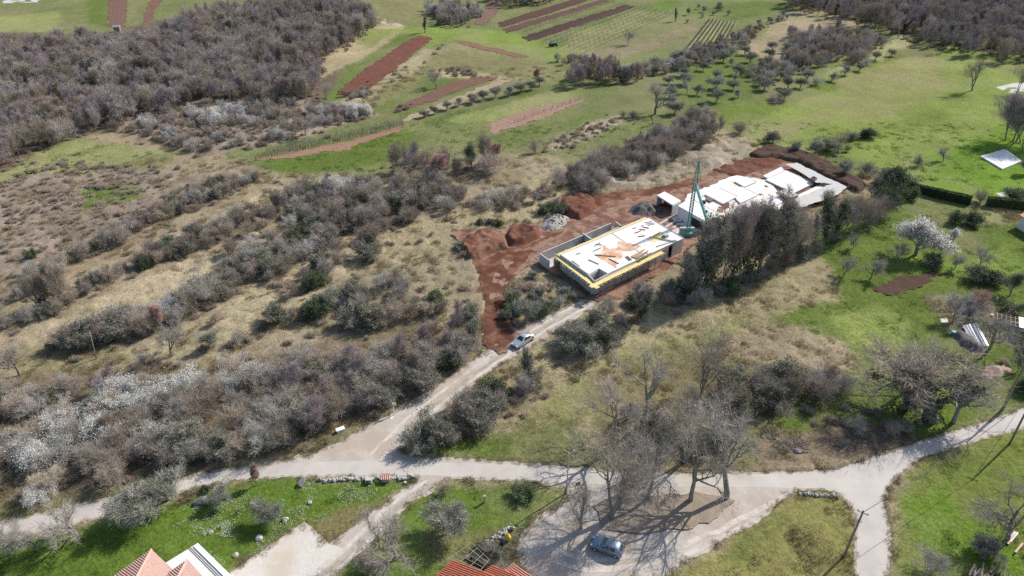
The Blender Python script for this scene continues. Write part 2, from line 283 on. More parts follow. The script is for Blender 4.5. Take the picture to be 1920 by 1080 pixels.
# (polygon, colour, roughness of the ground relief, tuft kind: 0 none 1 dry 2 green)
ZONES = [
 ([(-500,-60),(2400,-60),(2400,200),(1920,330),(1560,330),(1350,240),(1180,330),(800,330),(560,330),(430,300),(300,240),(-500,100)], C_MID, .12, 2),
 ([(-400,250),(120,258),(330,290),(290,330),(120,400),(-300,520)], C_OLIVE, .2, 1),
 ([(0,300),(130,262),(340,292),(250,300),(60,380),(-100,400)], (.24,.255,.11), .15, 2),
 ([(60,330),(330,320),(420,330),(300,400),(120,470),(0,520),(-200,560),(-200,420)], C_PURP, .3, 1),
 ([(150,355),(250,345),(270,370),(150,400)], C_GREEN, .2, 2),
 ([(-300,60),(200,60),(430,10),(700,20),(660,110),(600,200),(400,200),(250,235),(120,262),(0,330),(-300,440)], C_LITTER, .3, 0),
 ([(220,240),(300,190),(640,190),(720,215),(560,262),(400,292)], C_PURP, .3, 0),
 ([(-100,40),(110,20),(115,55),(0,62),(-100,75)], (.24,.27,.10), .1, 2),
 ([(160,-10),(200,-10),(202,50),(165,45)], C_BRIGHT, .05, 2), ([(238,-5),(268,-5),(250,50),(236,50)], C_OLIVE, .1, 1),
 # upper centre
 ([(590,130),(640,80),(730,40),(760,50),(700,100),(600,150)], (.36,.30,.18), .15, 1),
 ([(600,190),(650,130),(740,70),(790,62),(740,95),(680,140),(640,170),(620,200)], C_GREEN, .08, 2),
 ([(680,205),(740,150),(800,100),(830,80),(830,130),(790,160),(700,215)], C_OLIVE, .15, 1),
 ([(740,175),(800,140),(870,140),(820,175),(760,190)], C_GREEN, .1, 2),
 ([(640,185),(700,150),(800,88),(815,95),(790,128),(720,165),(690,200),(660,200)], (.33,.29,.18), .25, 1),
 ([(690,205),(780,170),(850,150),(900,146),(850,178),(770,215),(720,215)], C_BRIGHT, .08, 2),
 ([(815,95),(840,80),(1000,115),(1050,128),(1040,140),(960,128),(880,118),(820,112)], (.27,.245,.14), .25, 1),
 ([(820,128),(900,130),(1000,142),(1010,150),(900,146),(830,145)], (.36,.30,.19), .25, 1),
 ([(800,232),(860,205),(960,172),(1010,158),(1040,165),(960,195),(880,228),(820,245)], (.10,.135,.04), .12, 2),
 ([(830,225),(900,210),(1000,180),(1060,172),(1100,178),(1000,205),(900,240)], (.225,.255,.09), .08, 2),
 ([(1000,225),(1090,200),(1160,182),(1200,192),(1120,215),(1030,250)], (.12,.175,.035), .06, 2),
 ([(930,255),(1000,240),(1090,200),(1100,205),(1020,250),(940,285)], (.20,.225,.075), .08, 1),
 ([(870,30),(930,20),(1000,-5),(960,-5),(880,5)], (.19,.22,.08), .1, 2),
 ([(930,66),(1010,85),(1110,45),(1250,0),(1280,5),(1130,75),(1060,100),(960,85)], (.12,.185,.035), .06, 2),
 ([(1080,60),(1200,18),(1262,28),(1180,60),(1090,100),(1040,95)], (.26,.26,.12), .08, 1),
 ([(1060,105),(1180,80),(1300,40),(1310,55),(1230,90),(1150,115)], (.23,.20,.12), .2, 1),
 ([(1200,130),(1300,95),(1400,60),(1440,75),(1340,115),(1260,145)], (.25,.225,.13), .25, 1),
 ([(1280,100),(1330,40),(1380,42),(1350,108)], (.27,.28,.13), .06, 1),
 ([(1290,20),(1420,0),(1480,0),(1450,25),(1380,38),(1300,30)], C_GREEN, .1, 2),
 ([(1390,95),(1440,70),(1480,60),(1470,100),(1400,120)], (.19,.215,.075), .15, 2),
 ([(800,130),(850,90),(990,110),(1060,130),(1030,155),(930,140),(830,130)], C_OLIVE, .2, 1),
 ([(700,60),(820,50),(960,60),(1080,105),(1070,125),(850,75),(760,60)], (.19,.25,.06), .08, 2),
 ([(640,0),(800,0),(800,40),(740,45),(640,10)], C_OLIVE, .2, 1),
 ([(930,280),(1010,265),(1130,215),(1210,190),(1160,180),(1060,200),(950,250),(900,270)], C_GREEN, .06, 2),
 ([(1020,275),(1090,240),(1160,215),(1175,225),(1110,262),(1040,285)], (.36,.30,.22), .25, 1),
 ([(490,300),(560,290),(760,245),(800,262),(740,305),(600,325),(520,325)], C_BRIGHT, .06, 2),
 ([(780,235),(920,230),(930,290),(830,275)], C_MID, .1, 2),
 ([(860,300),(1040,290),(1100,330),(1300,270),(1400,250),(1430,280),(1300,335),(1100,365),(900,360)], (.30,.25,.17), .3, 1),
 ([(1100,345),(1300,270),(1390,262),(1420,290),(1300,330),(1180,355)], (.31,.265,.205), .75, 1),
 ([(1380,90),(1440,130),(1500,120),(1560,70),(1650,30),(1480,20),(1440,60)], (.30,.25,.16), .25, 1),
 ([(1510,170),(1600,110),(1700,60),(1710,80),(1620,130),(1540,180)], (.32,.30,.16), .12, 1),
 ([(1340,215),(1560,150),(1700,90),(1790,82),(2200,90),(2200,300),(1920,300),(1700,330),(1600,300),(1420,270)], (.20,.25,.065), .07, 2),
 ([(1270,120),(1360,90),(1500,130),(1420,180),(1340,215),(1270,190)], C_GREEN, .1, 2),
 ([(1660,100),(1760,80),(1790,95),(1650,130)], C_BRIGHT, .08, 2),
 ([(1560,190),(1700,130),(1800,140),(1750,190),(1600,240)], (.225,.235,.085), .07, 2),
 ([(1690,345),(1760,290),(1920,220),(2300,200),(2300,420),(1920,385),(1820,372),(1700,350)], (.135,.225,.03), .06, 2),
 ([(1480,0),(1920,-40),(2300,-40),(2300,110),(1860,100),(1740,82),(1600,40)], C_DARK, .3, 0),
 ([(640,60),(760,55),(830,72),(845,80),(800,90),(780,64),(740,62),(690,90)], (.20,.24,.07), .1, 2),
 ([(1330,215),(1420,190),(1540,150),(1640,110),(1660,118),(1560,170),(1440,215),(1380,240)], (.14,.19,.045), .08, 2),
 ([(1400,255),(1520,215),(1660,170),(1700,180),(1600,215),(1480,262)], (.23,.235,.09), .06, 2),
 ([(1560,150),(1700,105),(1780,112),(1740,140),(1640,165),(1580,175)], (.24,.24,.10), .08, 2),
 ([(1500,270),(1640,235),(1760,205),(1790,215),(1680,250),(1560,290)], (.165,.21,.05), .06, 2),
 # centre and left scrub
 ([(880,430),(820,440),(700,470),(600,560),(540,640),(640,640),(760,560),(880,560),(900,500),(870,470)], (.27,.235,.155), .3, 1),
 ([(690,460),(860,390),(1000,330),(1060,360),(1030,390),(1060,412),(1000,420),(860,440),(760,520)], (.33,.28,.175), .35, 1),
 ([(0,660),(120,620),(300,640),(400,600),(520,560),(640,540),(620,600),(440,650),(260,700),(0,740)], (.27,.235,.14), .35, 1),
 ([(-200,760),(60,700),(400,690),(640,640),(880,600),(905,650),(830,700),(740,765),(640,815),(420,872),(100,945),(-200,1000)], (.19,.15,.10), .35, 1),
 ([(-200,955),(100,930),(300,895),(420,870),(540,850),(640,812),(740,765),(830,703),(900,655),(912,658),(840,710),(740,775),(640,830),(540,862),(417,880),(213,930),(0,980),(-200,1040)], (.17,.16,.08), .3, 1),
 # middle strip between the track and the gardens
 ([(765,828),(860,740),(960,660),(1130,580),(1300,560),(1480,480),(1560,440),(1600,470),(1560,570),(1440,610),(1200,720),(1120,860),(1075,872),(850,858)], (.31,.265,.16), .3, 1),
 ([(960,800),(1150,670),(1400,590),(1400,620),(1200,700),(1100,800),(1000,850)], (.25,.24,.11), .25, 1),
 ([(770,850),(860,825),(960,815),(1060,800),(1110,830),(1180,850),(1180,880),(1073,873),(957,864),(850,858)], C_BRIGHT, .2, 2),
 ([(1100,700),(1300,650),(1500,700),(1560,740),(1480,780),(1500,880),(1200,880),(1120,800)], (.20,.175,.095), .25, 1),
 ([(1180,880),(1180,840),(1300,800),(1460,800),(1513,880)], (.20,.185,.10), .25, 1),
 ([(1500,440),(1600,400),(1650,380),(1740,365),(1830,380),(2300,400),(2300,640),(1920,770),(1813,802),(1747,820),(1600,862),(1540,870),(1450,780),(1560,720),(1620,680),(1590,640),(1440,610),(1570,560),(1560,510)], C_BRIGHT, .12, 2),
 ([(1650,500),(1720,480),(1800,490),(1920,450),(1920,520),(1800,520)], (.15,.21,.045), .12, 2),
 ([(1830,375),(1920,385),(2200,400),(2200,440),(1900,430),(1800,425),(1840,400)], (.24,.24,.12), .15, 1),
 ([(1560,590),(1640,570),(1700,600),(1700,660),(1600,640)], (.20,.24,.07), .15, 2),
 ([(1500,840),(1540,800),(1600,790),(1700,800),(1720,822),(1600,862),(1513,880)], C_LITTER, .3, 0),
 ([(1420,880),(1440,820),(1520,810),(1560,870),(1513,880)], (.24,.19,.13), .2, 1),
 ([(1740,560),(1840,560),(1920,600),(1920,660),(1840,640),(1760,620)], (.22,.20,.13), .2, 1),
 # bottom
 ([(-300,1080),(-200,1060),(0,1012),(110,998),(213,968),(350,922),(533,898),(783,896),(723,940),(640,1002),(617,1018),(572,976),(432,1074),(350,1200),(-400,1300)], (.105,.165,.028), .12, 2),
 ([(560,990),(640,945),(720,935),(650,990),(617,1018),(590,1000)], (.19,.165,.075), .1, 2),
 ([(853,898),(957,903),(1007,908),(1060,916),(1066,935),(1013,967),(977,997),(940,1030),(860,1100),(600,1150),(640,1067),(690,1030),(767,946),(807,916)], (.115,.18,.03), .15, 2),
 ([(780,1000),(880,1000),(930,990),(880,1040),(800,1060)], (.19,.19,.07), .12, 2),
 ([(860,1045),(945,985),(985,990),(970,1028),(985,1085),(900,1100)], (.13,.12,.07), .2, 2),
 ([(1240,1085),(1363,1008),(1462,942),(1490,922),(1570,925),(1605,975),(1600,1085),(1580,1250),(1150,1250)], (.215,.205,.075), .18, 1),
 ([(1330,1040),(1420,985),(1480,960),(1460,1000),(1380,1060)], (.15,.165,.05), .18, 2),
 ([(1668,915),(1720,864),(1820,831),(1920,805),(2300,680),(2300,1250),(1655,1250),(1673,1037),(1666,965)], (.165,.20,.05), .15, 2),
 ([(1670,930),(1760,900),(1790,960),(1900,1000),(1920,1080),(1860,1060),(1700,1000)], (.12,.20,.025), .15, 2),
 (PARK, (.17,.135,.10), .2, 0),
]
CORR = [[(40,575),(140,520),(240,470),(340,425),(440,385),(500,350),(560,345),(560,380),(495,400),(400,426),(290,476),(190,521),(110,566),(30,604)], [(30,625),(120,592),(205,548),(310,502),(410,460),(510,416),(590,425),(560,458),(480,490),(350,550),(280,590),(180,618),(110,645),(40,660)], [(235,655),(375,602),(430,572),(560,500),(700,470),(620,552),(540,600),(470,645),(350,668)], [(880,430),(780,470),(700,500),(640,560),(700,560),(800,520),(880,500)]]
for _c in CORR[:3]: ZONES.insert([i for i, z_ in enumerate(ZONES) if z_[1] == (.27,.235,.14)][0] + 1, (_c, (.385,.32,.215), .35, 1))
PLOUGH = [  # polygon, colour, furrow direction is the long side, label
 ([(787,67),(811,72),(775,101),(741,131),(697,165),(678,182),(632,178),(640,165),(700,120),(750,85)], (.165, .075, .055), 'ploughed red soil strip running down beside the brown wood', .22),
 ([(933,43),(1010,19),(1077,-2),(1113,-2),(1020,29),(940,53)], (.105, .062, .052), 'longest ploughed brown strip at the far edge of the vineyard', .12),
 ([(943,55),(1130,-1),(1145,2),(1050,33),(953,62)], (.125, .078, .063), 'narrow ploughed brown strip beside the longest one', .12),
 ([(978,70),(1173,9),(1190,13),(1090,48),(993,78)], (.085, .052, .045), 'dark ploughed strip bordering the staked vineyard', .12),
 ([(890,46),(905,22),(915,-2),(947,-2),(940,12),(920,38),(905,48)], (.20, .13, .10), 'ploughed brown patch below the trees at the top', .12),
 ([(845,74),(873,77),(930,90),(993,106),(975,109),(907,94),(860,82)], (.22, .135, .095), 'thin brown ploughed strip along the grassy farm track', .08),
 ([(900,143),(932,147),(853,173),(807,193),(760,206),(741,208),(748,198),(800,177),(847,153)], (.175, .105, .078), 'brown ploughed strip above the pale bare path', .12),
 ([(933,150),(965,150),(893,182),(800,220),(758,228),(775,215),(840,190)], (.36, .28, .19), 'pale bare soil strip between two green verges', .04),
 ([(920,233),(990,207),(1060,190),(1092,187),(1083,195),(1020,222),(973,238),(923,254)], (.31, .205, .155), 'pinkish red soil bed between green plots', .08),
 ([(203,-5),(239,-5),(233,52),(203,50)], (.18, .11, .085), 'brown ploughed bed behind the upper wood', .10),
 ([(267,43),(273,15),(285,-4),(312,-4),(286,22),(288,40)], (.19, .11, .08), 'small ploughed bed between green paths behind the wood', .08),
 ([(470,300),(560,284),(650,266),(755,236),(757,243),(645,282),(500,302)], (.29, .185, .13), 'bare reddish soil under the young vine stakes', .04),
 ([(1633,541),(1673,527),(1747,510),(1775,513),(1713,543),(1665,554)], (.10, .065, .048), 'dark dug vegetable bed on the bright lawn', .14),
]
ROADW = WP(ROAD); DIRTW = WP(DIRT)
FLATP = [ROADW, DIRTW] + [WP(p[0]) for p in PLOUGH]
def zone_eval(x, y):
    """ground colour, relief and tuft kind at world points"""
    d = np.maximum(y, 40)
    wx = x + (fbm(x, y, 9, 90, 4) - .5) * (3 + d * .006); wy = y + (fbm(x + 77, y, 9, 95, 4) - .5) * (3.5 + d * .014)
    col = np.empty((len(x), 3)); col[:] = C_TAN; rel = np.full(len(x), .25); kind = np.ones(len(x), int)
    for poly, c, r, k in ZONES:
        m = inpoly(wx, wy, WP(poly)); col[m] = c; rel[m] = r; kind[m] = k
    return col, rel, kind
# ground grid: finer where the camera is near
ys = [-60.0]
while ys[-1] < 46: ys.append(ys[-1] + 2.2)
while ys[-1] < 560: ys.append(ys[-1] + max(.34, (ys[-1] / 120.0) ** 1.15 * .55))
while ys[-1] < 5200: ys.append(ys[-1] * 1.12)
ys = np.array(ys); NX = 860
s = np.linspace(-1, 1, NX); s = np.sign(s) * (np.abs(s) * .82 + .18 * np.abs(s) ** 5)
X = s[None, :] * (110 + np.abs(ys)[:, None] * .95); Y = np.repeat(ys[:, None], NX, 1)
x = X.ravel(); y = Y.ravel()
col, rel, kind = zone_eval(x, y)
_r2 = np.random.default_rng(5)
for _ in range(4):
    jx = _r2.normal(0, 1, len(x)) * (.45 + .002 * np.abs(y)); jy = _r2.normal(0, 1, len(x)) * (.5 + .004 * np.abs(y))
    c2_, r2_, _k = zone_eval(x + jx, y + jy); col = col + c2_; rel = rel + r2_
col /= 5; rel = rel / 5
flat = np.zeros(len(x), bool)
for p in FLATP: flat |= inpoly(x, y, p)
lump = np.maximum(0, fbm(x, y, 2.6, 60, 3) - .42) * 2.0 + np.maximum(0, fbm(x, y, 7, 66, 3) - .45) * 1.6
rel = np.where(flat | (y < 44), 0, rel)
z = h0(x, y) + lump * rel * 1.5
z = np.where(y > 700, z - (y - 700) * .002, z)
# patchiness of the real ground cover
patch = fbm(x, y, 14, 20, 4); fine = fbm(x, y, 3.0, 30, 3); dryp = np.clip((fbm(x + 40, y, 22, 25, 4) - .5) * 5, 0, 1)
green = (kind == 2)
col = col * (0.78 + .44 * patch)[:, None] * (0.86 + .28 * fine)[:, None]
mixg = (green * dryp * .35)[:, None]; col = col * (1 - mixg) + np.array(C_TAN) * .95 * mixg
mixt = ((kind == 1) * np.clip((fbm(x, y + 90, 12, 27, 4) - .56) * 6, 0, 1) * (.12 + .5 * (x > 60)))[:, None]; col = col * (1 - mixt) + np.array((.16, .20, .06)) * mixt
nr = len(ys); idx = np.arange(nr * NX).reshape(nr, NX)
q = np.stack([idx[:-1, :-1], idx[:-1, 1:], idx[1:, 1:], idx[1:, :-1]], -1).reshape(-1, 4)
gm, nt, b = new_mat('ground_cover')
at = N(nt, 'ShaderNodeVertexColor'); at.layer_name = 'cover'
geo = N(nt, 'ShaderNodeNewGeometry'); pos = geo.outputs['Position']
c = mixc(nt, ramp(nt, noise(nt, 2.2, 6, .75, pos), .35, .65, .62, 1.34), (0, 0, 0), at.outputs[0])
# grassy speckle
n2 = ramp(nt, noise(nt, 9, 3, .7, pos), .3, .7, .7, 1.3)
vm = N(nt, 'ShaderNodeVectorMath', operation='MULTIPLY'); nt.links.new(at.outputs[0], vm.inputs[0])
n1 = ramp(nt, noise(nt, 1.7, 6, .75, pos), .3, .7, .60, 1.40)
mu = N(nt, 'ShaderNodeMath', operation='MULTIPLY'); nt.links.new(n1, mu.inputs[0]); nt.links.new(n2, mu.inputs[1])
cb = N(nt, 'ShaderNodeCombineXYZ')
for i in range(3): nt.links.new(mu.outputs[0], cb.inputs[i])
nt.links.new(cb.outputs[0], vm.inputs[1])
tan = mixc(nt, ramp(nt, noise(nt, .8, 6, .7, pos), .56, .72, 0, .30), vm.outputs[0], (.27, .23, .13))
nt.links.new(tan, b.inputs['Base Color']); b.inputs['Roughness'].default_value = 1; b.inputs['Specular IOR Level'].default_value = .05
bn = N(nt, 'ShaderNodeBump'); bn.inputs['Strength'].default_value = .9; bn.inputs['Distance'].default_value = .25
nt.links.new(noise(nt, 2.6, 6, .75, pos), bn.inputs['Height']); nt.links.new(bn.outputs[0], b.inputs['Normal'])
me = mesh_np('ground', np.stack([x, y, z], 1), q, gm)
ca = me.color_attributes.new('cover', 'FLOAT_COLOR', 'POINT')
ca.data.foreach_set('color', np.concatenate([col, np.ones((len(col), 1))], 1).astype(np.float32).ravel())
g = link('ground', me); tag(g, 'rolling ground of rough grass, scrub and lawns', 'ground', kind='structure')

def sheet(name, poly, m, step=1.2, off=.03, relief=None, jitter=.25, label=None, cat=None, kind='structure'):
    """a polygon of the ground draped over it"""
    pts = []
    for i in range(len(poly)):
        a = poly[i]; b2 = poly[(i + 1) % len(poly)]; L = math.dist(a, b2); n = max(1, int(L / (step * .6)))
        for k in range(n):
            p = lerp(a, b2, k / n); jx = (fbm(np.array([p[0]]), np.array([p[1]]), 2.2, 201, 3)[0] - .5) * jitter * 4; jy = (fbm(np.array([p[0] + 50]), np.array([p[1]]), 2.2, 203, 3)[0] - .5) * jitter * 4
            pts.append((p[0] + jx, p[1] + jy))
    nb = len(pts); P = np.array(pts)
    gx, gy = np.meshgrid(np.arange(P[:, 0].min(), P[:, 0].max(), step), np.arange(P[:, 1].min(), P[:, 1].max(), step))
    gx = gx.ravel() + rng.uniform(-.2, .2, gx.size) * step; gy = gy.ravel() + rng.uniform(-.2, .2, gy.size) * step
    m_in = inpoly(gx, gy, pts); ip = list(zip(gx[m_in], gy[m_in]))
    co = [Vector(p) for p in pts] + [Vector(p) for p in ip]
    r = geometry.delaunay_2d_cdt(co, [(i, (i + 1) % nb) for i in range(nb)], [], 1, 1e-5)
    V = np.array([(v.x, v.y) for v in r[0]]); F = [f for f in r[2] if len(f) == 3]
    F = np.array(F); cx = V[F].mean(1); F = F[inpoly(cx[:, 0], cx[:, 1], pts)]
    zz = h0(V[:, 0], V[:, 1]) + off
    if relief is not None: zz = zz + relief(V[:, 0], V[:, 1])
    me = mesh_np(name, np.column_stack([V, zz]), F, m, smooth=False)
    o = link(name, me); tag(o, label, cat, kind=kind); return o

def soil_mat(name, c, gravel=False, big=.5):
    m, nt, b = new_mat(name); geo = N(nt, 'ShaderNodeNewGeometry'); pos = geo.outputs['Position']
    c1 = mixc(nt, ramp(nt, noise(nt, 1.1, 6, .7, pos), .35, .65), tuple(v * 1.18 for v in c), tuple(v * .78 for v in c))
    c2 = mixc(nt, ramp(nt, noise(nt, .12 if big <= .5 else .28, 5, .65, pos), .45 if big <= .5 else .42, .60 if big <= .5 else .56, 0, big), c1, tuple(v * (.82 if big <= .5 else .5) for v in c[:1]) + tuple(v * (.82 if big <= .5 else .40) for v in c[1:]))
    c3 = mixc(nt, ramp(nt, noise(nt, 9, 3, .8, pos), .55, .75, 0, .6), c2, tuple(min(.8, v * 1.5) for v in c) if not gravel else (.60, .57, .52))
    nt.links.new(c3, b.inputs['Base Color']); b.inputs['Roughness'].default_value = 1; b.inputs['Specular IOR Level'].default_value = .05
    bn = N(nt, 'ShaderNodeBump'); bn.inputs['Strength'].default_value = .8 if not gravel else .35; bn.inputs['Distance'].default_value = .15
    nt.links.new(noise(nt, 4, 5, .75, pos), bn.inputs['Height']); nt.links.new(bn.outputs[0], b.inputs['Normal'])
    return m
# gravel of the roads: pale with worn wheel tracks and pinkish patches
rm, nt, b = new_mat('road_gravel'); geo = N(nt, 'ShaderNodeNewGeometry'); pos = geo.outputs['Position']
c1 = mixc(nt, ramp(nt, noise(nt, .35, 5, .65, pos), .4, .62), (.50, .455, .405), (.41, .375, .335))
c2 = mixc(nt, ramp(nt, noise(nt, .16, 5, .6, pos), .46, .58, 0, .75), c1, (.41, .325, .26))
c3 = mixc(nt, ramp(nt, noise(nt, 4.5, 5, .8, pos), .48, .68, 0, .65), c2, (.30, .27, .24))
c4 = mixc(nt, ramp(nt, noise(nt, 14, 2, .8, pos), .6, .75, 0, .4), c3, (.66, .63, .58))
nt.links.new(c4, b.inputs['Base Color']); b.inputs['Roughness'].default_value = .95
bn = N(nt, 'ShaderNodeBump'); bn.inputs['Strength'].default_value = .35; bn.inputs['Distance'].default_value = .08
nt.links.new(noise(nt, 7, 5, .7, pos), bn.inputs['Height']); nt.links.new(bn.outputs[0], b.inputs['Normal'])
sheet('road', ROADW, rm, 1.1, .035, label='pale gravel lanes meeting at a junction with a drive and lay-by', cat='road')
# asphalt wearing course on the main lane
am = mat('worn_asphalt', (.49, .455, .415), (.425, .395, .36), .5, bump=.1, bscale=12, c3=(.525, .49, .445), s3=.15)
ASPH = [(-200,1045),(0,986),(110,961),(213,936),(300,914),(417,885),(533,872),(640,864),(783,866),(957,871),(1073,879),(1250,889),(1400,888),(1513,884),(1563,881),(1647,855),(1747,822),(1813,804),(1920,768),(2050,720),(2200,662),
        (2222,685),(2050,750),(1920,800),(1820,827),(1780,840),(1720,860),(1683,889),(1662,915),(1656,940),(1660,965),(1664,987),(1665,1037),(1660,1085),(1652,1200),(1597,1200),(1606,1085),(1611,975),(1603,950),(1574,922),(1535,914),(1480,914),(1400,912),(1250,912),(1073,905),(957,899),(783,891),(640,892),(533,894),(417,903),(350,918),(213,963),(110,993),(0,1008),(-200,1068)]
sheet('asphalt_lane', WP(ASPH), am, 1.3, .043, jitter=.08, label='worn pale asphalt of the main lane crossing below the scrub', cat='road')
padm = mat('limestone_gravel', (.60, .57, .52), (.52, .49, .44), 3, bump=.3, c3=(.50, .44, .36), s3=.2)
PAD = [(572,980),(612,1018),(640,1030),(600,1075),(540,1110),(420,1120),(436,1076),(500,1030)]
sheet('gravel_pad', WP(PAD), padm, 1.0, .043, label='pale gravel parking pad beside the white terrace', cat='pad')
sheet('litter_ground', WP(PARK), soil_mat('leaf_litter', (.33, .27, .21)), .5, .045, jitter=.3, relief=lambda x, y: .25 * fbm(x, y, 2, 333, 3), label='brown leaf litter island under the big bare trees', cat='litter')
def rut(x, y): return .45 * (fbm(x, y, 2.4, 305, 4) - .42) + .45 * np.maximum(0, fbm(x, y, 8, 300, 3) - .5)
sheet('red_earth', DIRTW, soil_mat('red_earth', (.31, .195, .145), big=.9), .5, .05, relief=rut, jitter=.7, label='churned red earth of the building site', cat='bare earth')
def track(pts, w, m, label, off=.052, name='wheel_track'):
    C = [Vector(W(*p)) for p in pts]; L = []; Rr = []
    for i, p in enumerate(C):
        d = (C[min(i + 1, len(C) - 1)] - C[max(i - 1, 0)]).normalized(); n = Vector((-d.y, d.x)) * w / 2
        L.append(tuple(p + n)); Rr.append(tuple(p - n))
    return sheet(name, L + Rr[::-1], m, .6, off, jitter=.14, label=label, cat='wheel track')
trm = mat('packed_gravel', (.60, .55, .495), (.50, .455, .41), 1.2, c3=(.40, .36, .32), s3=.5)
ctm = mat('stony_crown', (.37, .335, .265), (.29, .27, .19), 1.6, c3=(.44, .40, .35), s3=.6, bump=.3)
GL = [(700,862),(760,800),(800,768),(850,728),(900,692),(950,658),(1000,627),(1060,592),(1110,566)]
for k, dd in enumerate((-7, 8)): track([(p[0] + dd * (1.3 - i * .06), p[1] + dd * .55 * (1.3 - i * .06)) for i, p in enumerate(GL)], .55, trm, ('upper', 'lower')[k] + ' packed wheel track of the gravel lane climbing to the villa')
for k, dd in enumerate((-10, 10)): track([(p[0] + dd, p[1] + dd * .6) for p in [(812,908),(770,930),(730,965),(690,1003),(650,1040),(610,1075)]], .6, trm, ('left', 'right')[k] + ' packed wheel track of the drive to the pink roofed house')
for k, dd in enumerate((-9, 10)): track([(p[0], p[1] + dd) for p in [(1480,935),(1420,965),(1350,1000),(1280,1030),(1200,1050),(1100,1060),(1030,1040)]], .7, trm, ('upper', 'lower')[k] + ' packed wheel track curving through the lay-by')
track([(p[0] + 1, p[1] + 1) for p in GL[1:]], .6, ctm, 'rough darker middle strip of the gravel lane', name='lane_crown')
track([(812,908),(770,930),(730,965),(690,1003),(650,1040),(610,1075)], .6, ctm, 'rough darker middle strip of the drive', name='lane_crown')
rtm = soil_mat('rut_earth', (.29, .195, .145))
for k, dd in enumerate((-6, 7)): track([(1420+dd,303),(1330+dd,345-dd),(1250+dd,368),(1150+dd,395),(1060+dd,432),(985+dd,470+dd),(942+dd,500),(928+dd,560),(932+dd,610),(938+dd,650)], 1.1, rtm, ('upper', 'lower')[k] + ' pale wheel rut through the red earth', off=.09)
drk = soil_mat('dug_red_earth', (.215, .11, .075), big=.9)
for k_, pl_ in enumerate(([(884,492),(898,540),(904,600),(900,650),(928,662),(960,640),(950,560),(962,520),(985,490),(1010,470),(960,476)], [(1062,374),(1110,370),(1190,362),(1240,353),(1300,338),(1310,346),(1240,366),(1160,376),(1110,396),(1080,402)], [(860,474),(880,490),(905,486),(950,474),(1010,462),(1060,438),(1020,440),(950,470)])):
    sheet('dug_earth', WP(pl_), drk, .5, .08, relief=rut, jitter=.6, label=('dark red churned strip running down to the gravel lane', 'dark red churned edge above the building site track', 'dark red ground at the foot of the spoil heaps')[k_], cat='bare earth')
def furrow(poly, amp):
    P = np.array(poly); best = max(((math.dist(P[i], P[i - 1]), i) for i in range(len(P))))[1]
    d = P[best] - P[best - 1]; d = d / np.linalg.norm(d); n = np.array((-d[1], d[0]))
    c0 = P.mean(0)
    def f(x, y):
        v = (x - c0[0]) * n[0] + (y - c0[1]) * n[1]
        return amp * (np.sin(v * 2 * math.pi / 1.9) * .5 + .5) + amp * 1.4 * (fbm(x, y, 1.4, 400, 3) - .4)
    return f
for poly, c, lab, amp in PLOUGH:
    wp = WP(poly)
    o = sheet('ploughed_field', wp, soil_mat('ploughed_soil', c), .75 if wp[0][1] > 150 else .3, .04, relief=furrow(wp, amp), jitter=.75 if wp[0][1] > 150 else .6, label=lab, cat='field')
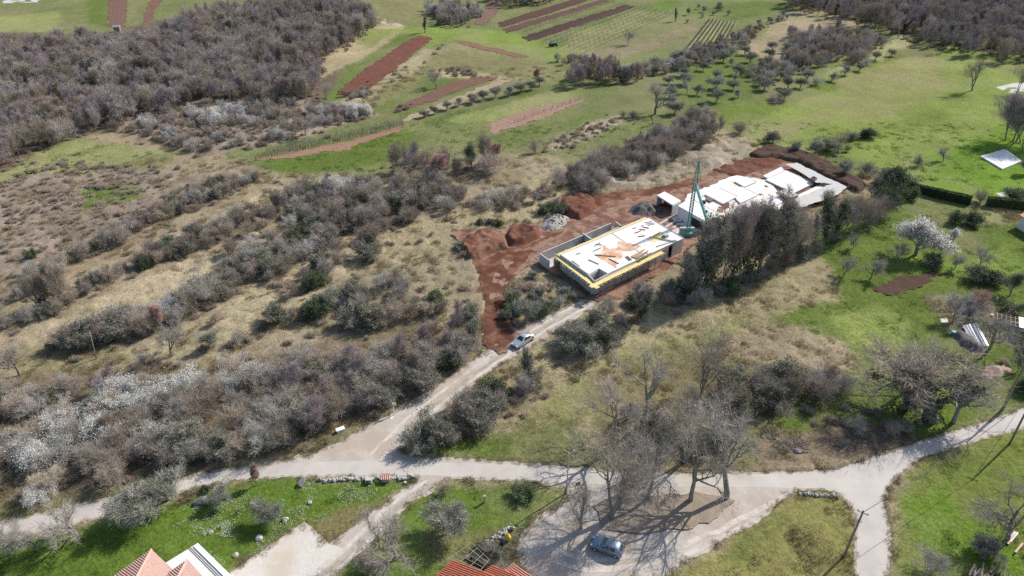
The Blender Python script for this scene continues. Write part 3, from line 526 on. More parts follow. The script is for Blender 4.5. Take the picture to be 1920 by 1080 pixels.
# ------------------------------------------------------------------ plants: skeletons, twigs and leaves
def unit(v): return v / (np.linalg.norm(v, axis=-1, keepdims=True) + 1e-9)
class Plant:
    def __init__(s, seed): s.r = np.random.default_rng(seed); s.tv = []; s.tf = []; s.bv = []; s.bf = []; s.anc = []; s.nt = 0; s.nb = 0
    def tube(s, pts, rad, n, thick):
        V = []
        for k, p in enumerate(pts):
            d = unit(pts[min(k + 1, len(pts) - 1)] - pts[max(k - 1, 0)])
            u = unit(np.cross(d, (.31, .17, .9) if abs(d[2]) < .9 else (1, 0, 0))); v = np.cross(d, u)
            a = np.arange(n) * 2 * math.pi / n
            V.append(p + (np.cos(a)[:, None] * u + np.sin(a)[:, None] * v) * rad[k])
        V = np.concatenate(V); F = []
        for k in range(len(pts) - 1):
            for i in range(n): F.append((k * n + i, k * n + (i + 1) % n, (k + 1) * n + (i + 1) % n, (k + 1) * n + i))
        F = np.array(F)
        if thick: s.tv.append(V); s.tf.append(F + s.nt); s.nt += len(V)
        else: s.bv.append(V); s.bf.append(F + s.nb); s.nb += len(V)
    def branch(s, p, d, L, r, lvl, P):
        n = P['steps'][lvl]; pts = [p]; dd = [d]; rr = [r]; q = p; cur = d
        for k in range(n):
            cur = unit(cur + s.r.normal(0, P['wander'][lvl], 3) + np.array((0, 0, P['up'][lvl])))
            q = q + cur * L / n; pts.append(q); dd.append(cur); rr.append(r * (1 - (1 - P['taper'][lvl]) * (k + 1) / n))
        s.tube(pts, rr, (6, 4, 3, 3)[lvl], lvl <= P.get('thick', 1))
        if lvl >= P['maxl'] - 1:
            for k in range(1, len(pts)): s.anc.append((pts[k], dd[k]))
        if lvl < P['maxl']:
            m = P['kids'][lvl]; m = max(1, int(round(s.r.normal(m, m * .15))))
            for i in range(m):
                t = P['first'][lvl] + (1 - P['first'][lvl]) * (i + s.r.random()) / m; t = min(t, .999)
                k = min(int(t * n), n - 1); f = t * n - k; pp = pts[k] * (1 - f) + pts[k + 1] * f
                ax = unit(np.cross(dd[k + 1], s.r.normal(0, 1, 3))); an = math.radians(s.r.uniform(*P['angle'][lvl]))
                nd = unit(dd[k + 1] * math.cos(an) + ax * math.sin(an))
                s.branch(pp, nd, L * P['len'][lvl] * s.r.uniform(.7, 1.2) * (1.15 - .5 * t), rr[k] * .62, lvl + 1, P)
    def twigs(s, n1, l1, n2, l2, w, up=.25, flat=False, sp=.55):
        A = np.array([a[0] for a in s.anc]); D = np.array([a[1] for a in s.anc])
        def gen(A, D, n, l, w, spread):
            A = np.repeat(A, n, 0); D = np.repeat(D, n, 0)
            d = unit(D + s.r.normal(0, spread, A.shape) + np.array((0, 0, up))); L = l * s.r.uniform(.5, 1.25, len(A))[:, None]
            A = A + unit(s.r.normal(0, 1, A.shape)) * .05
            tip = A + d * L; u = unit(np.cross(d, s.r.normal(0, 1, A.shape))) * w * .5
            return A, d, L, tip, np.stack([A - u, A + u, tip], 1).reshape(-1, 3)
        A1, d1, L1, t1, v1 = gen(A, D, n1, l1, w * 1.3, sp)
        k = len(v1) // 3
        V = [v1]
        if n2:
            t = s.r.uniform(.25, 1, (len(A1) * 1, 1)); A2 = A1 + d1 * L1 * t
            _, d2, _, t2, v2 = gen(A2, d1, n2, l2, w, sp * 1.1); V.append(v2); s.tips = np.concatenate([t1, t2])
        else: s.tips = t1
        V = np.concatenate(V); F = np.arange(len(V)).reshape(-1, 3)
        s.twv = V; s.twf = F
    def leaves(s, n, size, rad, at='tips', aspect=.5, gather=1.0):
        src = s.tips if at == 'tips' else np.array([a[0] for a in s.anc])
        P = src[s.r.integers(0, len(src), n)] + s.r.normal(0, rad, (n, 3)) * gather
        return s.quads(P, size, aspect)
    def quads(s, P, size, aspect=.5):
        n = len(P); a = unit(s.r.normal(0, 1, (n, 3)) + np.array((0, 0, .2))); b = unit(np.cross(a, s.r.normal(0, 1, (n, 3))))
        sz = size * s.r.uniform(.6, 1.3, (n, 1))
        V = np.stack([P - a * sz * .5, P + b * sz * aspect * .5, P + a * sz * .5, P - b * sz * aspect * .5], 1).reshape(-1, 3)
        return V, np.arange(len(V)).reshape(-1, 4)
def joinm(name, parts):
    """parts: list of (V, F, material)"""
    Vs = []; Fs3 = []; Fs4 = []; m3 = []; m4 = []; mats = []; o = 0
    for V, F, m in parts:
        if V is None or len(V) == 0: continue
        if m not in mats: mats.append(m)
        k = mats.index(m); Vs.append(V)
        if F.shape[1] == 3: Fs3.append(F + o); m3 += [k] * len(F)
        else: Fs4.append(F + o); m4 += [k] * len(F)
        o += len(V)
    fs = []; mi = []
    if Fs3: fs.append(np.concatenate(Fs3)); mi += m3
    if Fs4: fs.append(np.concatenate(Fs4)); mi += m4
    return mesh_np(name, np.concatenate(Vs), fs, mats, mi)
OAK = dict(steps=(5, 6, 4, 3), wander=(.10, .20, .24, .3), up=(.02, .13, .10, .05), taper=(.5, .28, .3, .3), kids=(7, 7, 5), first=(.35, .22, .2), angle=((30, 66), (25, 62), (25, 60)), len=(.98, .50, .5), maxl=3)
BROOM = dict(steps=(6, 4, 3, 3), wander=(.07, .13, .2, .3), up=(.06, .16, .12, .05), taper=(.3, .3, .3, .3), kids=(12, 6, 4), first=(.22, .2, .2), angle=((18, 42), (20, 45), (25, 60)), len=(.48, .5, .5), maxl=3)
SHRUB = dict(steps=(4, 3, 3, 3), wander=(.16, .22, .3, .3), up=(.05, .06, .05, .05), taper=(.4, .3, .3, .3), kids=(7, 5, 3), first=(.15, .2, .2), angle=((20, 55), (25, 65), (25, 60)), len=(.55, .5, .5), maxl=2, thick=0)
def oak(seed, H, tl=.42, P=OAK, tw=.0135, n1=2, n2=2, r=.026, l1=.8, l2=.45, lean=.07, forks=1, up=.35, sp=.45):
    p = Plant(seed)
    for f in range(forks):
        d = unit(np.array((p.r.normal(0, lean + .13 * (forks > 1)), p.r.normal(0, lean + .13 * (forks > 1)), 1.0)))
        p.branch(np.array((p.r.normal(0, .15 * (forks > 1)), p.r.normal(0, .15 * (forks > 1)), -.25)), d, H * tl * (1.0 if forks == 1 else .9), H * r / (forks ** .4), 0, P)
    p.twigs(n1, l1 * H / 10, n2, l2 * H / 10, tw, up, sp=sp)
    return p
def norm_h(p, H):
    """scale so that the highest twig is H metres up"""
    top = p.twv[:, 2].max(); k = H / top
    for L in (p.tv, p.bv): 
        for i in range(len(L)): L[i] = L[i] * k
    p.twv = p.twv * k; p.tips = p.tips * k; p.anc = [(a * k, d) for a, d in p.anc]
    return p
def cat2(vs, fs): return (np.concatenate(vs), np.concatenate(fs)) if vs else (np.zeros((0, 3)), np.zeros((0, 4), int))
SP = {}     # species -> list of (trunk mesh, crown mesh, joined mesh, height)
def reg(sp, p, H, barkm, twm, extra=(), trunk_extra=()):
    """extra: (V,F,mat) lists that belong to the crown"""
    tv, tf = cat2(p.tv, p.tf); bv, bf = cat2(p.bv, p.bf)
    crown = [(bv, bf, barkm), (p.twv, p.twf, twm)] + list(extra)
    tr = joinm(sp + '_trunk', [(tv, tf, barkm)] + list(trunk_extra)); cr = joinm(sp + '_crown', crown)
    jn = joinm(sp, [(tv, tf, barkm)] + list(trunk_extra) + crown)
    SP.setdefault(sp, []).append((tr, cr, jn, H))
def ivy(p, n, size, m, rad=.22, zmax=.75, H=10):
    V = np.concatenate(p.tv); V = V[V[:, 2] < H * zmax]
    c = V[p.r.integers(0, len(V), n)] + p.r.normal(0, rad, (n, 3)); c[:, 2] = np.abs(c[:, 2])
    v, f = p.quads(c, size, .8); return (v, f, m)
for k in range(6):
    p = norm_h(oak(100 + k, 10, tl=R.uniform(.40, .5)), 10); reg('oak', p, 10, bark if k % 2 else bark_pale, (twig_brown, twig, twig)[k % 3])
AIRY = dict(OAK); AIRY.update(first=(.5, .3, .25), kids=(6, 6, 4), angle=((16, 44), (22, 55), (25, 60)), len=(1.0, .48, .5), up=(.04, .16, .10, .05))
for k in range(5):
    p = norm_h(oak(700 + k, 13, tl=.46, P=AIRY, tw=.016, n1=2, n2=1, r=.016 + .003 * (k % 3), l1=.75, l2=.5, up=.5, forks=1 + (k % 3 == 0)), 13); reg('airy', p, 13, bark if k % 2 else bark_pale, (twig_brown, twig, twig_pale)[k % 3])
for k in range(3):      # big spreading crown clad in ivy
    p = norm_h(oak(130 + k, 10, tl=.30, n1=2, n2=2, r=.034, l1=.8, up=.15), 10)
    reg('ivyoak', p, 10, bark, twig_brown, trunk_extra=[ivy(p, 2600, .22, ivy_leaf, .25, .62)])
for k in range(6):
    p = norm_h(oak(160 + k, 9, tl=.85, P=BROOM, tw=.013, n1=3, n2=2, r=.013, l1=1.1, l2=.6, forks=1 + k % 3, up=.7, sp=.3), 9); reg('broom', p, 9, bark, (twig_mauve, twig_mauve, twig_brown)[k % 3])
for k in range(4):      # ivy-clad slim trees
    p = norm_h(oak(190 + k, 11, tl=.8, P=BROOM, tw=.022, n1=3, n2=3, r=.013, forks=1 + k % 2), 11)
    lv, lf = p.leaves(1300, .22, .3, 'anc', .6)
    reg('ivytree', p, 11, bark, twig, extra=[(lv, lf, ever_leaf)] if k != 2 else [], trunk_extra=[ivy(p, 3000, .26, ivy_leaf, .38, .82, 11)])
for k in range(4):      # evergreen oaks
    p = norm_h(oak(210 + k, 10, tl=.55, P=BROOM, tw=.022, n1=2, n2=2, r=.016, forks=1 + k % 2), 10)
    c = p.leaves(4200, .22, .25, 'tips', .6); reg('holm', p, 10, bark, twig, extra=[(*c, oak_leaf if k % 2 else ever_leaf)])
def shrub(seed, H, stems, tw, n1, n2, l1, l2, spread=.45, rr=.012, up=.25):
    p = Plant(seed)
    for s_ in range(stems):
        a = p.r.uniform(0, 6.28); t = p.r.uniform(.05, spread)
        d = unit(np.array((math.cos(a) * t, math.sin(a) * t, 1.0)))
        p.branch(np.array((math.cos(a) * t * H * .12, math.sin(a) * t * H * .12, -.15)), d, H * p.r.uniform(.6, .95), H * rr, 0, SHRUB)
    p.twigs(n1, l1, n2, l2, tw, up, sp=.5); return norm_h(p, H)
for k in range(6):
    p = shrub(300 + k, 3.5, 6 + k % 3, .0125, 3, 2, .75, .45, .7, up=.5, rr=.015); reg('shrub', p, 3.5, bark_pale if k % 2 else bark, (twig, twig_brown, twig, bramble_m, twig_brown, twig_pale)[k])
for k in range(4):
    p = shrub(320 + k, 1.6, 12, .012, 2, 2, .5, .3, 1.9); reg('bramble', p, 1.6, bramble_m, bramble_m)
for k in range(2):
    p = shrub(330 + k, 3, 7, .013, 4, 3, .45, .3, .8); reg('silver', p, 3, bark_pale, silver_m)
for k in range(3):
    p = shrub(340 + k, 3.5, 7, .013, 3, 2, .5, .32, .8); c = p.leaves(4300, .115, .13, 'tips', .9); reg('blossom', p, 3.5, bark_pale, twig, extra=[(*c, blossom)])
for k in range(2):
    p = shrub(345 + k, 3.5, 7, .013, 3, 3, .5, .32, .8); c = p.leaves(1500, .08, .12, 'tips', .9); reg('budding', p, 3.5, bark_pale, twig, extra=[(*c, blossom)])
for k in range(3):
    p = shrub(350 + k, 2.6, 9, .02, 2, 2, .4, .3, .9); c = p.leaves(4200, .17, .14, 'tips', .6); reg('evergreen', p, 2.6, bark, twig, extra=[(*c, (bush_leaf, ever_leaf, ever_leaf)[k])])
for k in range(2):
    p = shrub(355 + k, 3.2, 9, .018, 4, 3, .45, .3, .8); c = p.leaves(1700, .16, .16, 'tips', .6); reg('halfgreen', p, 3.2, bark, twig, extra=[(*c, (bush_leaf, ever_leaf)[k])])
OLV = dict(OAK); OLV.update(first=(.45, .2, .2), len=(.85, .5, .5), kids=(6, 5, 4))
for k in range(4):
    p = norm_h(oak(360 + k, 3.6, tl=.45, P=OLV, tw=.012, n1=4, n2=3, r=.035, l1=1.1, l2=.8, forks=1), 3.6)
    c = p.leaves(6500 if k < 3 else 2500, .11, .13, 'tips', .3); reg('olive', p, 3.6, bark_pale, twig_pale, extra=[(*c, olive_leaf)])
for k in range(3):
    p = norm_h(oak(370 + k, 4, tl=.42, tw=.010, n1=2, n2=1, r=.022, l1=1.0, l2=.7), 4); reg('fruit', p, 4, bark_pale if k else bark, (twig_pale, twig, twig_red)[k])
p = norm_h(oak(380, 6.5, tl=.42, tw=.016, n1=4, n2=4, r=.03), 6.5); c = p.leaves(8000, .13, .18, 'tips', .9); reg('cherry', p, 6.5, bark, twig, extra=[(*c, blossom)])
p = norm_h(oak(383, 6.5, tl=.55, P=BROOM, tw=.02, n1=6, n2=4, r=.02), 6.5); c = p.leaves(2500, .12, .15, 'tips', .6); reg('redtree', p, 6.5, bark, twig_red, extra=[(*c, twig_red)])

def blade_tuft(seed, n, rad, h, w, m, droop=.6):
    r = np.random.default_rng(seed); a = r.uniform(0, 6.28, n); q = rad * np.sqrt(r.random(n))
    b = np.stack([np.cos(a) * q, np.sin(a) * q, np.full(n, -.04)], 1); hh = h * r.uniform(.5, 1.2, (n, 1))
    d = unit(np.stack([np.cos(a), np.sin(a), np.zeros(n)], 1) * droop * r.random((n, 1)) + r.normal(0, .25, (n, 3)) * [1, 1, 0] + [0, 0, 1])
    u = unit(np.cross(d, r.normal(0, 1, (n, 3)))) * w / 2
    V = np.stack([b - u, b + u, b + d * hh], 1).reshape(-1, 3); return mesh_np('tuft', V, np.arange(len(V)).reshape(-1, 3), m)
TUFT_DRY = [blade_tuft(500 + k, 90, .55, .55, .055, straw_m, 1.0) for k in range(3)]
TUFT_GRN = [blade_tuft(510 + k, 90, .5, .22, .05, grass_m, 1.0) for k in range(2)]

def scatter(name, P, rot, scl, idx, meshes, label, cat):
    """many copies that nobody could count, as one object"""
    P = np.asarray(P, np.float32)
    me = bpy.data.meshes.new(name); me.vertices.add(len(P)); me.vertices.foreach_set('co', P.ravel())
    for nm, tp, dat in (('rot', 'FLOAT', rot), ('scl', 'FLOAT', scl), ('idx', 'INT', idx)):
        a = me.attributes.new(nm, tp, 'POINT'); a.data.foreach_set('value', np.asarray(dat, np.float32 if tp == 'FLOAT' else np.int32))
    o = link(name, me); tag(o, label, cat, kind='stuff')
    ng = bpy.data.node_groups.new(name, 'GeometryNodeTree')
    ng.interface.new_socket('Geometry', in_out='INPUT', socket_type='NodeSocketGeometry'); ng.interface.new_socket('Geometry', in_out='OUTPUT', socket_type='NodeSocketGeometry')
    nn = ng.nodes; gi = nn.new('NodeGroupInput'); go = nn.new('NodeGroupOutput')
    iop = nn.new('GeometryNodeInstanceOnPoints'); jg = nn.new('GeometryNodeJoinGeometry')
    for m in reversed(meshes):
        src = bpy.data.objects.new(name + '_source', m)
        oi = nn.new('GeometryNodeObjectInfo'); oi.inputs[0].default_value = src; oi.inputs['As Instance'].default_value = False
        gt = nn.new('GeometryNodeGeometryToInstance'); ng.links.new(oi.outputs['Geometry'], gt.inputs[0]); ng.links.new(gt.outputs[0], jg.inputs[0])
    ng.links.new(gi.outputs[0], iop.inputs['Points']); ng.links.new(jg.outputs[0], iop.inputs['Instance']); iop.inputs['Pick Instance'].default_value = True
    def attr(nm, tp):
        n = nn.new('GeometryNodeInputNamedAttribute'); n.data_type = tp; n.inputs[0].default_value = nm
        return [s_ for s_ in n.outputs if s_.enabled and s_.name == 'Attribute'][0]
    ng.links.new(attr('idx', 'INT'), iop.inputs['Instance Index'])
    cx = nn.new('ShaderNodeCombineXYZ'); ng.links.new(attr('rot', 'FLOAT'), cx.inputs[2]); ng.links.new(cx.outputs[0], iop.inputs['Rotation'])
    ng.links.new(attr('scl', 'FLOAT'), iop.inputs['Scale']); ng.links.new(iop.outputs[0], go.inputs[0])
    md = o.modifiers.new('scatter', 'NODES'); md.node_group = ng
    return o
def ground_z(x, y): return h0(x, y)

# ---- grass tufts: denser near the camera
def tufts(name, meshes, want, dens, label, ymax, seed):
    r = np.random.default_rng(seed); P = []
    for y0 in range(46, ymax, 12):
        hw = 30 + y0 * .80; area = 2 * hw * 12; n = int(area * dens * min(1, (85 / max(y0, 60)) ** 1.5))
        xx = r.uniform(-hw, hw, n); yy = r.uniform(y0, y0 + 12, n); P.append(np.stack([xx, yy], 1))
    P = np.concatenate(P); _, rl, kd = zone_eval(P[:, 0], P[:, 1]); m = (kd == want)
    for f in FLATP: m &= ~inpoly(P[:, 0], P[:, 1], f)
    m &= fbm(P[:, 0], P[:, 1], 5, 700 + seed, 3) > (.42 if want == 1 else .46)
    P = P[m]; k = len(P)
    sc = r.uniform(.55, 1.3, k) * (1 + .35 * (P[:, 1] > 130))
    scatter(name, np.column_stack([P, ground_z(P[:, 0], P[:, 1])]), r.uniform(0, 6.28, k), sc, r.integers(0, len(meshes), k), meshes, label, 'grass')
    print(name, k)
tufts('dry_grass', TUFT_DRY, 1, .8, 'dry straw coloured grass tussocks over the rough ground', 260, 1)
tufts('green_grass', TUFT_GRN, 2, .9, 'short green grass tufts of the lawns and meadows', 200, 2)

vp = []
_r = np.random.default_rng(31)
for poly, amp in ((ROADW, .35), (DIRTW, .7)):
    for i in range(len(poly)):
        A_, B_ = np.array(poly[i - 1]), np.array(poly[i]); L_ = np.linalg.norm(B_ - A_)
        if max(abs(A_[0]), abs(B_[0])) > 150: continue
        n_ = int(L_ * 5); t_ = _r.random(n_)[:, None]; vp.append(A_ + (B_ - A_) * t_ + _r.normal(0, amp, (n_, 2)))
vp = np.concatenate(vp); keep_ = ~inpoly(vp[:, 0], vp[:, 1], WP(ASPH)); vp = vp[keep_]
inner = inpoly(vp[:, 0], vp[:, 1], WP([(700,862),(640,830),(740,770),(1000,600),(1125,556),(1125,572),(1000,652),(765,825),(752,848)])) & (_r.random(len(vp)) < .3); vp = vp[~inner]
scatter('verge_weeds', np.column_stack([vp, h0(vp[:, 0], vp[:, 1])]), _r.uniform(0, 6.28, len(vp)), _r.uniform(.25, .8, len(vp)), _r.integers(0, 5, len(vp)), TUFT_DRY + TUFT_GRN, 'weeds and dry grass fraying the verges of lanes and site', 'weeds')
# ---- plants placed one by one
COUNT = {}
def th(n):
    return ('%d%s' % (n, 'th' if 10 <= n % 100 <= 20 else {1: 'st', 2: 'nd', 3: 'rd'}.get(n % 10, 'th')))
def plant(name, sp, x, y, H, label, cat, group=None, parts=True, var=None, rz=None, sq=1.0, tilt=0):
    L = SP[sp]; k = var if var is not None else R.randrange(len(L)); tr, cr, jn, h = L[k % len(L)]; s_ = H / h
    zz = h0s(x, y) - .03; rz = R.uniform(0, 6.28) if rz is None else rz
    if parts and len(tr.vertices):
        o = empty(name, (x, y, zz), rz, label, cat, group)
        link('trunk', tr, o); link('crown', cr, o)
    else:
        o = link(name, jn, None, (x, y, zz)); tag(o, label, cat, group)
        o.rotation_euler = (0, 0, rz)
    o.scale = (s_ * sq, s_ * sq, s_)
    if tilt: o.rotation_euler = (R.uniform(-tilt, tilt), R.uniform(-tilt, tilt), rz)
    return o
T = []    # (name, species, px, py, height, label, category, kwargs)
def t(name, sp, px, py, H, label, cat='tree', **k): T.append((name, sp, px, py, H, label, cat, k))
# big trees round the lay-by
t('bare_tree', 'airy', 1142, 972, 15.5, 'tall bare twin-stemmed tree on the litter island, behind the blue car', var=0, sq=1.15)
t('bare_tree', 'airy', 1158, 950, 13, 'slim bare tree close behind the tall twin-stemmed one', var=2, sq=1.15)
t('bare_tree', 'airy', 1089, 988, 8.5, 'lopsided bare tree at the edge of the curved lay-by', var=3)
t('bare_tree', 'airy', 1216, 934, 11, 'slender bare tree in the middle of the roadside row', var=4, sq=1.15)
t('bare_tree', 'airy', 1296, 936, 14, 'bare tree with upright limbs beside the big olive-green one', var=1, sq=1.15)
t('leafy_oak', 'airy', 1362, 934, 15.5, 'largest leaning tree whose trunk shades the sandy lay-by', var=2, sq=1.25, tilt=.08)
t('bare_tree', 'airy', 1285, 862, 14, 'tall bare tree across the lane from the litter island', var=0, sq=1.15)
t('bare_tree', 'airy', 1150, 842, 14, 'tall feathery bare tree over the lane verge', var=1, sq=1.15)
t('bare_tree', 'airy', 1205, 800, 14, 'tall bare tree among tawny grass uphill of the lane', var=4, sq=1.15)
t('bare_tree', 'airy', 1310, 770, 14, 'bare tree with pale limbs rising from the dark thicket', var=3, sq=1.15)
t('evergreen_oak', 'holm', 1375, 800, 9, 'olive-green leafy tree at the thicket by the lane', var=1, sq=1.2)
t('bare_tree', 'airy', 1240, 868, 9, 'reddish grey bare tree leaning to the lane edge', var=2)
# big ivy tree
t('ivy_clad_tree', 'ivyoak', 1745, 786, 12.5, 'wide spreading bare tree clad in ivy above the lane bend', var=2, sq=1.45)
t('bare_tree', 'oak', 1788, 792, 9, 'bare tree in the right flank of the big ivy-clad one', var=4, sq=1.3)
t('bare_tree', 'oak', 1700, 730, 10, 'bare tree behind the big ivy-clad one on the lawn', var=1, sq=1.2)
t('ivy_clad_tree', 'ivyoak', 1690, 770, 8, 'lower ivy-clad tree leaning out of the big spreading one', var=1, sq=1.2)
t('bare_tree', 'oak', 1850, 660, 9, 'young bare tree just beyond the white sheeted pile', var=2, sq=.9)
t('bare_tree', 'fruit', 1785, 606, 6, 'dark stubby garden tree before the sheeted pile', var=0)
t('bare_tree', 'fruit', 1822, 588, 6, 'pinkish twiggy garden tree beside the grey heap', var=2)
t('bare_tree', 'oak', 1888, 1012, 9, 'bare tree on the bright grass at the lower right edge', var=5)
t('bare_shrub', 'shrub', 1745, 1070, 3.8, 'grey twiggy shrub low on the right-hand verge', 'shrub')
t('bare_shrub', 'halfgreen', 1850, 1040, 3, 'shaggy green and grey bush beside the log pile', 'shrub')
t('bare_tree', 'fruit', 1580, 520, 5, 'leaning bare fruit tree alone on the tawny slope', var=1)
t('bare_tree', 'fruit', 1632, 524, 5, 'small bare fruit tree near the dug vegetable bed', var=0)
t('bare_tree', 'fruit', 1600, 468, 4, 'thin bare fruit tree below the shaded hedgerow', var=1)
t('blossoming_tree', 'cherry', 1716, 480, 8.2, 'large white blossoming cherry tree on the lawn', sq=1.3)
t('blossoming_tree', 'cherry', 1784, 458, 3.6, 'small pale pink blossoming tree beside the cherry', sq=.8)
t('bare_tree', 'fruit', 1680, 490, 4.5, 'small bare tree on the shady side of the cherry', var=2)
t('bare_tree', 'fruit', 1838, 500, 5, 'thin grey fruit tree standing right of the cherry', var=1)
t('bare_tree', 'fruit', 1790, 505, 4, 'faint bare fruit tree next to the round dark bush', var=0)
t('evergreen_bush', 'evergreen', 1745, 500, 2.8, 'round dark bush at the upper end of the vegetable bed', 'bush', var=1, sq=1.2)
t('evergreen_bush', 'evergreen', 1828, 527, 3, 'dark green bush above the grey heap', 'bush', var=1, sq=1.3)
t('evergreen_bush', 'evergreen', 1855, 532, 3, 'dark leafy bush between the heap and the laurel', 'bush', var=2, sq=1.3)
t('laurel_tree', 'holm', 1893, 556, 5.2, 'dense glossy green laurel above the timber shed', var=0, sq=1.4)
t('evergreen_bush', 'evergreen', 1898, 592, 2.4, 'low green bush between laurel and timber shed', 'bush', var=0, sq=1.4)
t('evergreen_bush', 'evergreen', 1792, 420, 3, 'left dark conical bush on the lawn under the hedge', 'bush', var=1)
t('evergreen_bush', 'evergreen', 1822, 422, 3.2, 'right dark conical bush on the lawn under the hedge', 'bush', var=2)
t('bare_shrub', 'shrub', 1838, 382, 4, 'fan-shaped bare shrub in the gap of the clipped hedge', 'shrub', var=1)
t('bare_shrub', 'shrub', 1720, 312, 4, 'upright brushy bare shrub on the meadow', 'shrub', var=2, sq=.75)
t('bare_tree', 'fruit', 1768, 302, 4, 'round gnarled fruit tree on the lawn near the white slab', var=0, sq=1.2)
t('bare_tree', 'airy', 1822, 168, 12, 'lone bare tree standing in the far meadow', var=3, sq=1.3)
t('bare_tree', 'airy', 1905, 175, 11, 'bare tree beside the grey yard at the far meadow', var=0)
t('bare_tree', 'broom', 1886, 262, 15, 'first of the tall dark trees standing above the white slab', var=0, sq=1.5)
t('bare_tree', 'broom', 1903, 264, 16, 'middle one of the tall dark trees above the white slab', var=4, sq=1.5)
t('bare_tree', 'broom', 1918, 268, 15, 'last of the tall dark trees above the white slab', var=1, sq=1.5)
t('evergreen_oak', 'holm', 1925, 325, 5, 'dark round tree shading the corner of the white slab', var=1, sq=1.3)
t('evergreen_bush', 'evergreen', 1900, 375, 3, 'dark bush behind the clipped hedge at the right edge', 'bush', var=1, sq=1.4)
t('bare_tree', 'oak', 1228, 216, 10, 'lone round-crowned tree standing in the green strip', var=1, sq=1.35)
t('bare_tree', 'fruit', 1288, 176, 5, 'small tree beside the far orchard corner', var=0)
t('bare_tree', 'oak', 1178, 84, 7, 'lone pale bare tree at the vineyard corner', var=2, sq=.9)
t('ivy_clad_tree', 'ivytree', 1267, 40, 7, 'dark ivy column tree at the far vineyard end', var=2, sq=.7)
t('ivy_clad_tree', 'ivytree', 797, 62, 8, 'dark narrow tree at the fork of the farm tracks', var=0, sq=.6)
t('bare_tree', 'oak', 818, 165, 7, 'pale round bare tree over the green hollow', var=2, sq=1.2)
t('bare_shrub', 'shrub', 1004, 290, 4.5, 'lone vase-shaped bare shrub on the green strip', 'shrub', var=0, sq=.9)
t('bare_tree', 'redtree', 1004, 152, 5, 'small reddish tree at the upper end of the olive row', sq=1)
t('bare_tree', 'oak', 575, 256, 7, 'pale bare tree at the left end of the vine stakes', var=0, sq=1.1)
t('bare_tree', 'fruit', 612, 190, 7, 'slim bare tree standing at the wood edge by the red strip', var=1)
t('bare_shrub', 'shrub', 376+28, 610, 3, 'pale brushy shrub at the foot of a bank', 'shrub', var=1)
t('evergreen_oak', 'holm', 885, 322, 7.5, 'dark green round tree, largest among the brown thicket', var=0, sq=1.25)
t('bare_tree', 'broom', 905, 312, 9, 'bare tree rising behind the dark round one', var=2, sq=1.1)
t('evergreen_bush', 'evergreen', 749, 398, 3.4, 'bright dark-green round bush in the middle scrub', 'bush', var=2, sq=1.0)
t('evergreen_bush', 'evergreen', 603, 403, 3, 'small ivy-green bush topping the long scrub bank', 'bush', var=0, sq=.8)
t('evergreen_bush', 'evergreen', 857, 370, 3, 'green bush on the slope above the spoil heaps', 'bush', var=0, sq=.9)
t('evergreen_bush', 'evergreen', 58, 482, 2.5, 'tiny bright green bush at the upper left scrub', 'bush', var=0, sq=.8)
t('evergreen_bush', 'olive', 480, 500, 4, 'pale olive bush in the hollow between scrub banks', 'bush', var=0, sq=1.2)
t('evergreen_bush', 'olive', 510, 515, 4, 'second olive bush in the hollow between scrub banks', 'bush', var=1, sq=1.2)
t('evergreen_bush', 'halfgreen', 205, 622, 4.5, 'wide dark green bush at the lower end of a bank', 'bush', var=1, sq=1.4)
t('bare_tree', 'oak', 370, 575, 7, 'bare tree with whitish limbs on the long scrub bank', var=2, sq=1.25)
t('bare_tree', 'redtree', 305, 618, 6, 'pinkish brown tree standing out of the dark bank', sq=.8)
t('bare_tree', 'fruit', 324, 668, 7.5, 'thin bare tree alone on the dry grass', var=1, sq=.8)
t('bare_tree', 'broom', 75, 577, 8, 'pale birch-like tree, lowest of the slender three', var=5, sq=.6)
t('bare_tree', 'broom', 95, 572, 8, 'pale birch-like tree, middle of the slender three', var=2, sq=.6)
t('bare_tree', 'broom', 115, 568, 9, 'pale birch-like tree, highest of the slender three', var=5, sq=.6)
t('bare_tree', 'oak', 38, 705, 7, 'dark gnarled tree at the left edge scrub', var=1)
t('bare_tree', 'broom', 862, 632, 8, 'rosy bare tree beside the red tyre track', var=0, sq=.8)
t('olive_tree', 'olive', 985, 606, 4.6, 'large olive bush between red track and gravel lane', var=0, sq=1.25)
t('olive_tree', 'olive', 893, 636, 4, 'olive bush at the foot of the rosy tree', var=1, sq=1.1)
t('olive_tree', 'olive', 872, 668, 4.4, 'olive bush at the lane edge before the silver car', var=2, sq=1.1)
t('evergreen_bush', 'evergreen', 845, 690, 2.6, 'green bush on the verge below the olive bushes', 'bush', var=0, sq=1.2)
t('ivy_clad_tree', 'ivytree', 990, 722, 7.5, 'slim ivy-clad tree right in front of the silver car', var=2, sq=.7)
t('evergreen_bush', 'halfgreen', 1090, 660, 5, 'dark bushy thicket tree beside the lane near the villa', 'bush', var=1, sq=1.3)
t('bare_shrub', 'halfgreen', 1128, 650, 4.5, 'spiky bare shrub right of the dark bushy one', 'shrub', var=0, sq=1.2)
t('ivy_clad_tree', 'ivytree', 1200, 596, 8, 'green ivy column below the villa corner', var=3, sq=1.0)
t('olive_tree', 'olive', 245, 985, 5, 'largest olive tree on the lower lawn', var=0, sq=1.5)
t('olive_tree', 'olive', 275, 972, 4.2, 'olive tree merging with the largest one', var=1, sq=1.4)
t('olive_tree', 'olive', 318, 938, 4.6, 'olive tree beside the lane, upper one of its clump', var=2, sq=1.5)
t('olive_tree', 'olive', 415, 945, 2.6, 'low grey olive beside the dark boulder', var=2, sq=1.7)
t('olive_tree', 'olive', 508, 972, 3.5, 'grey olive in the middle of the daisy lawn', var=1, sq=1.6)
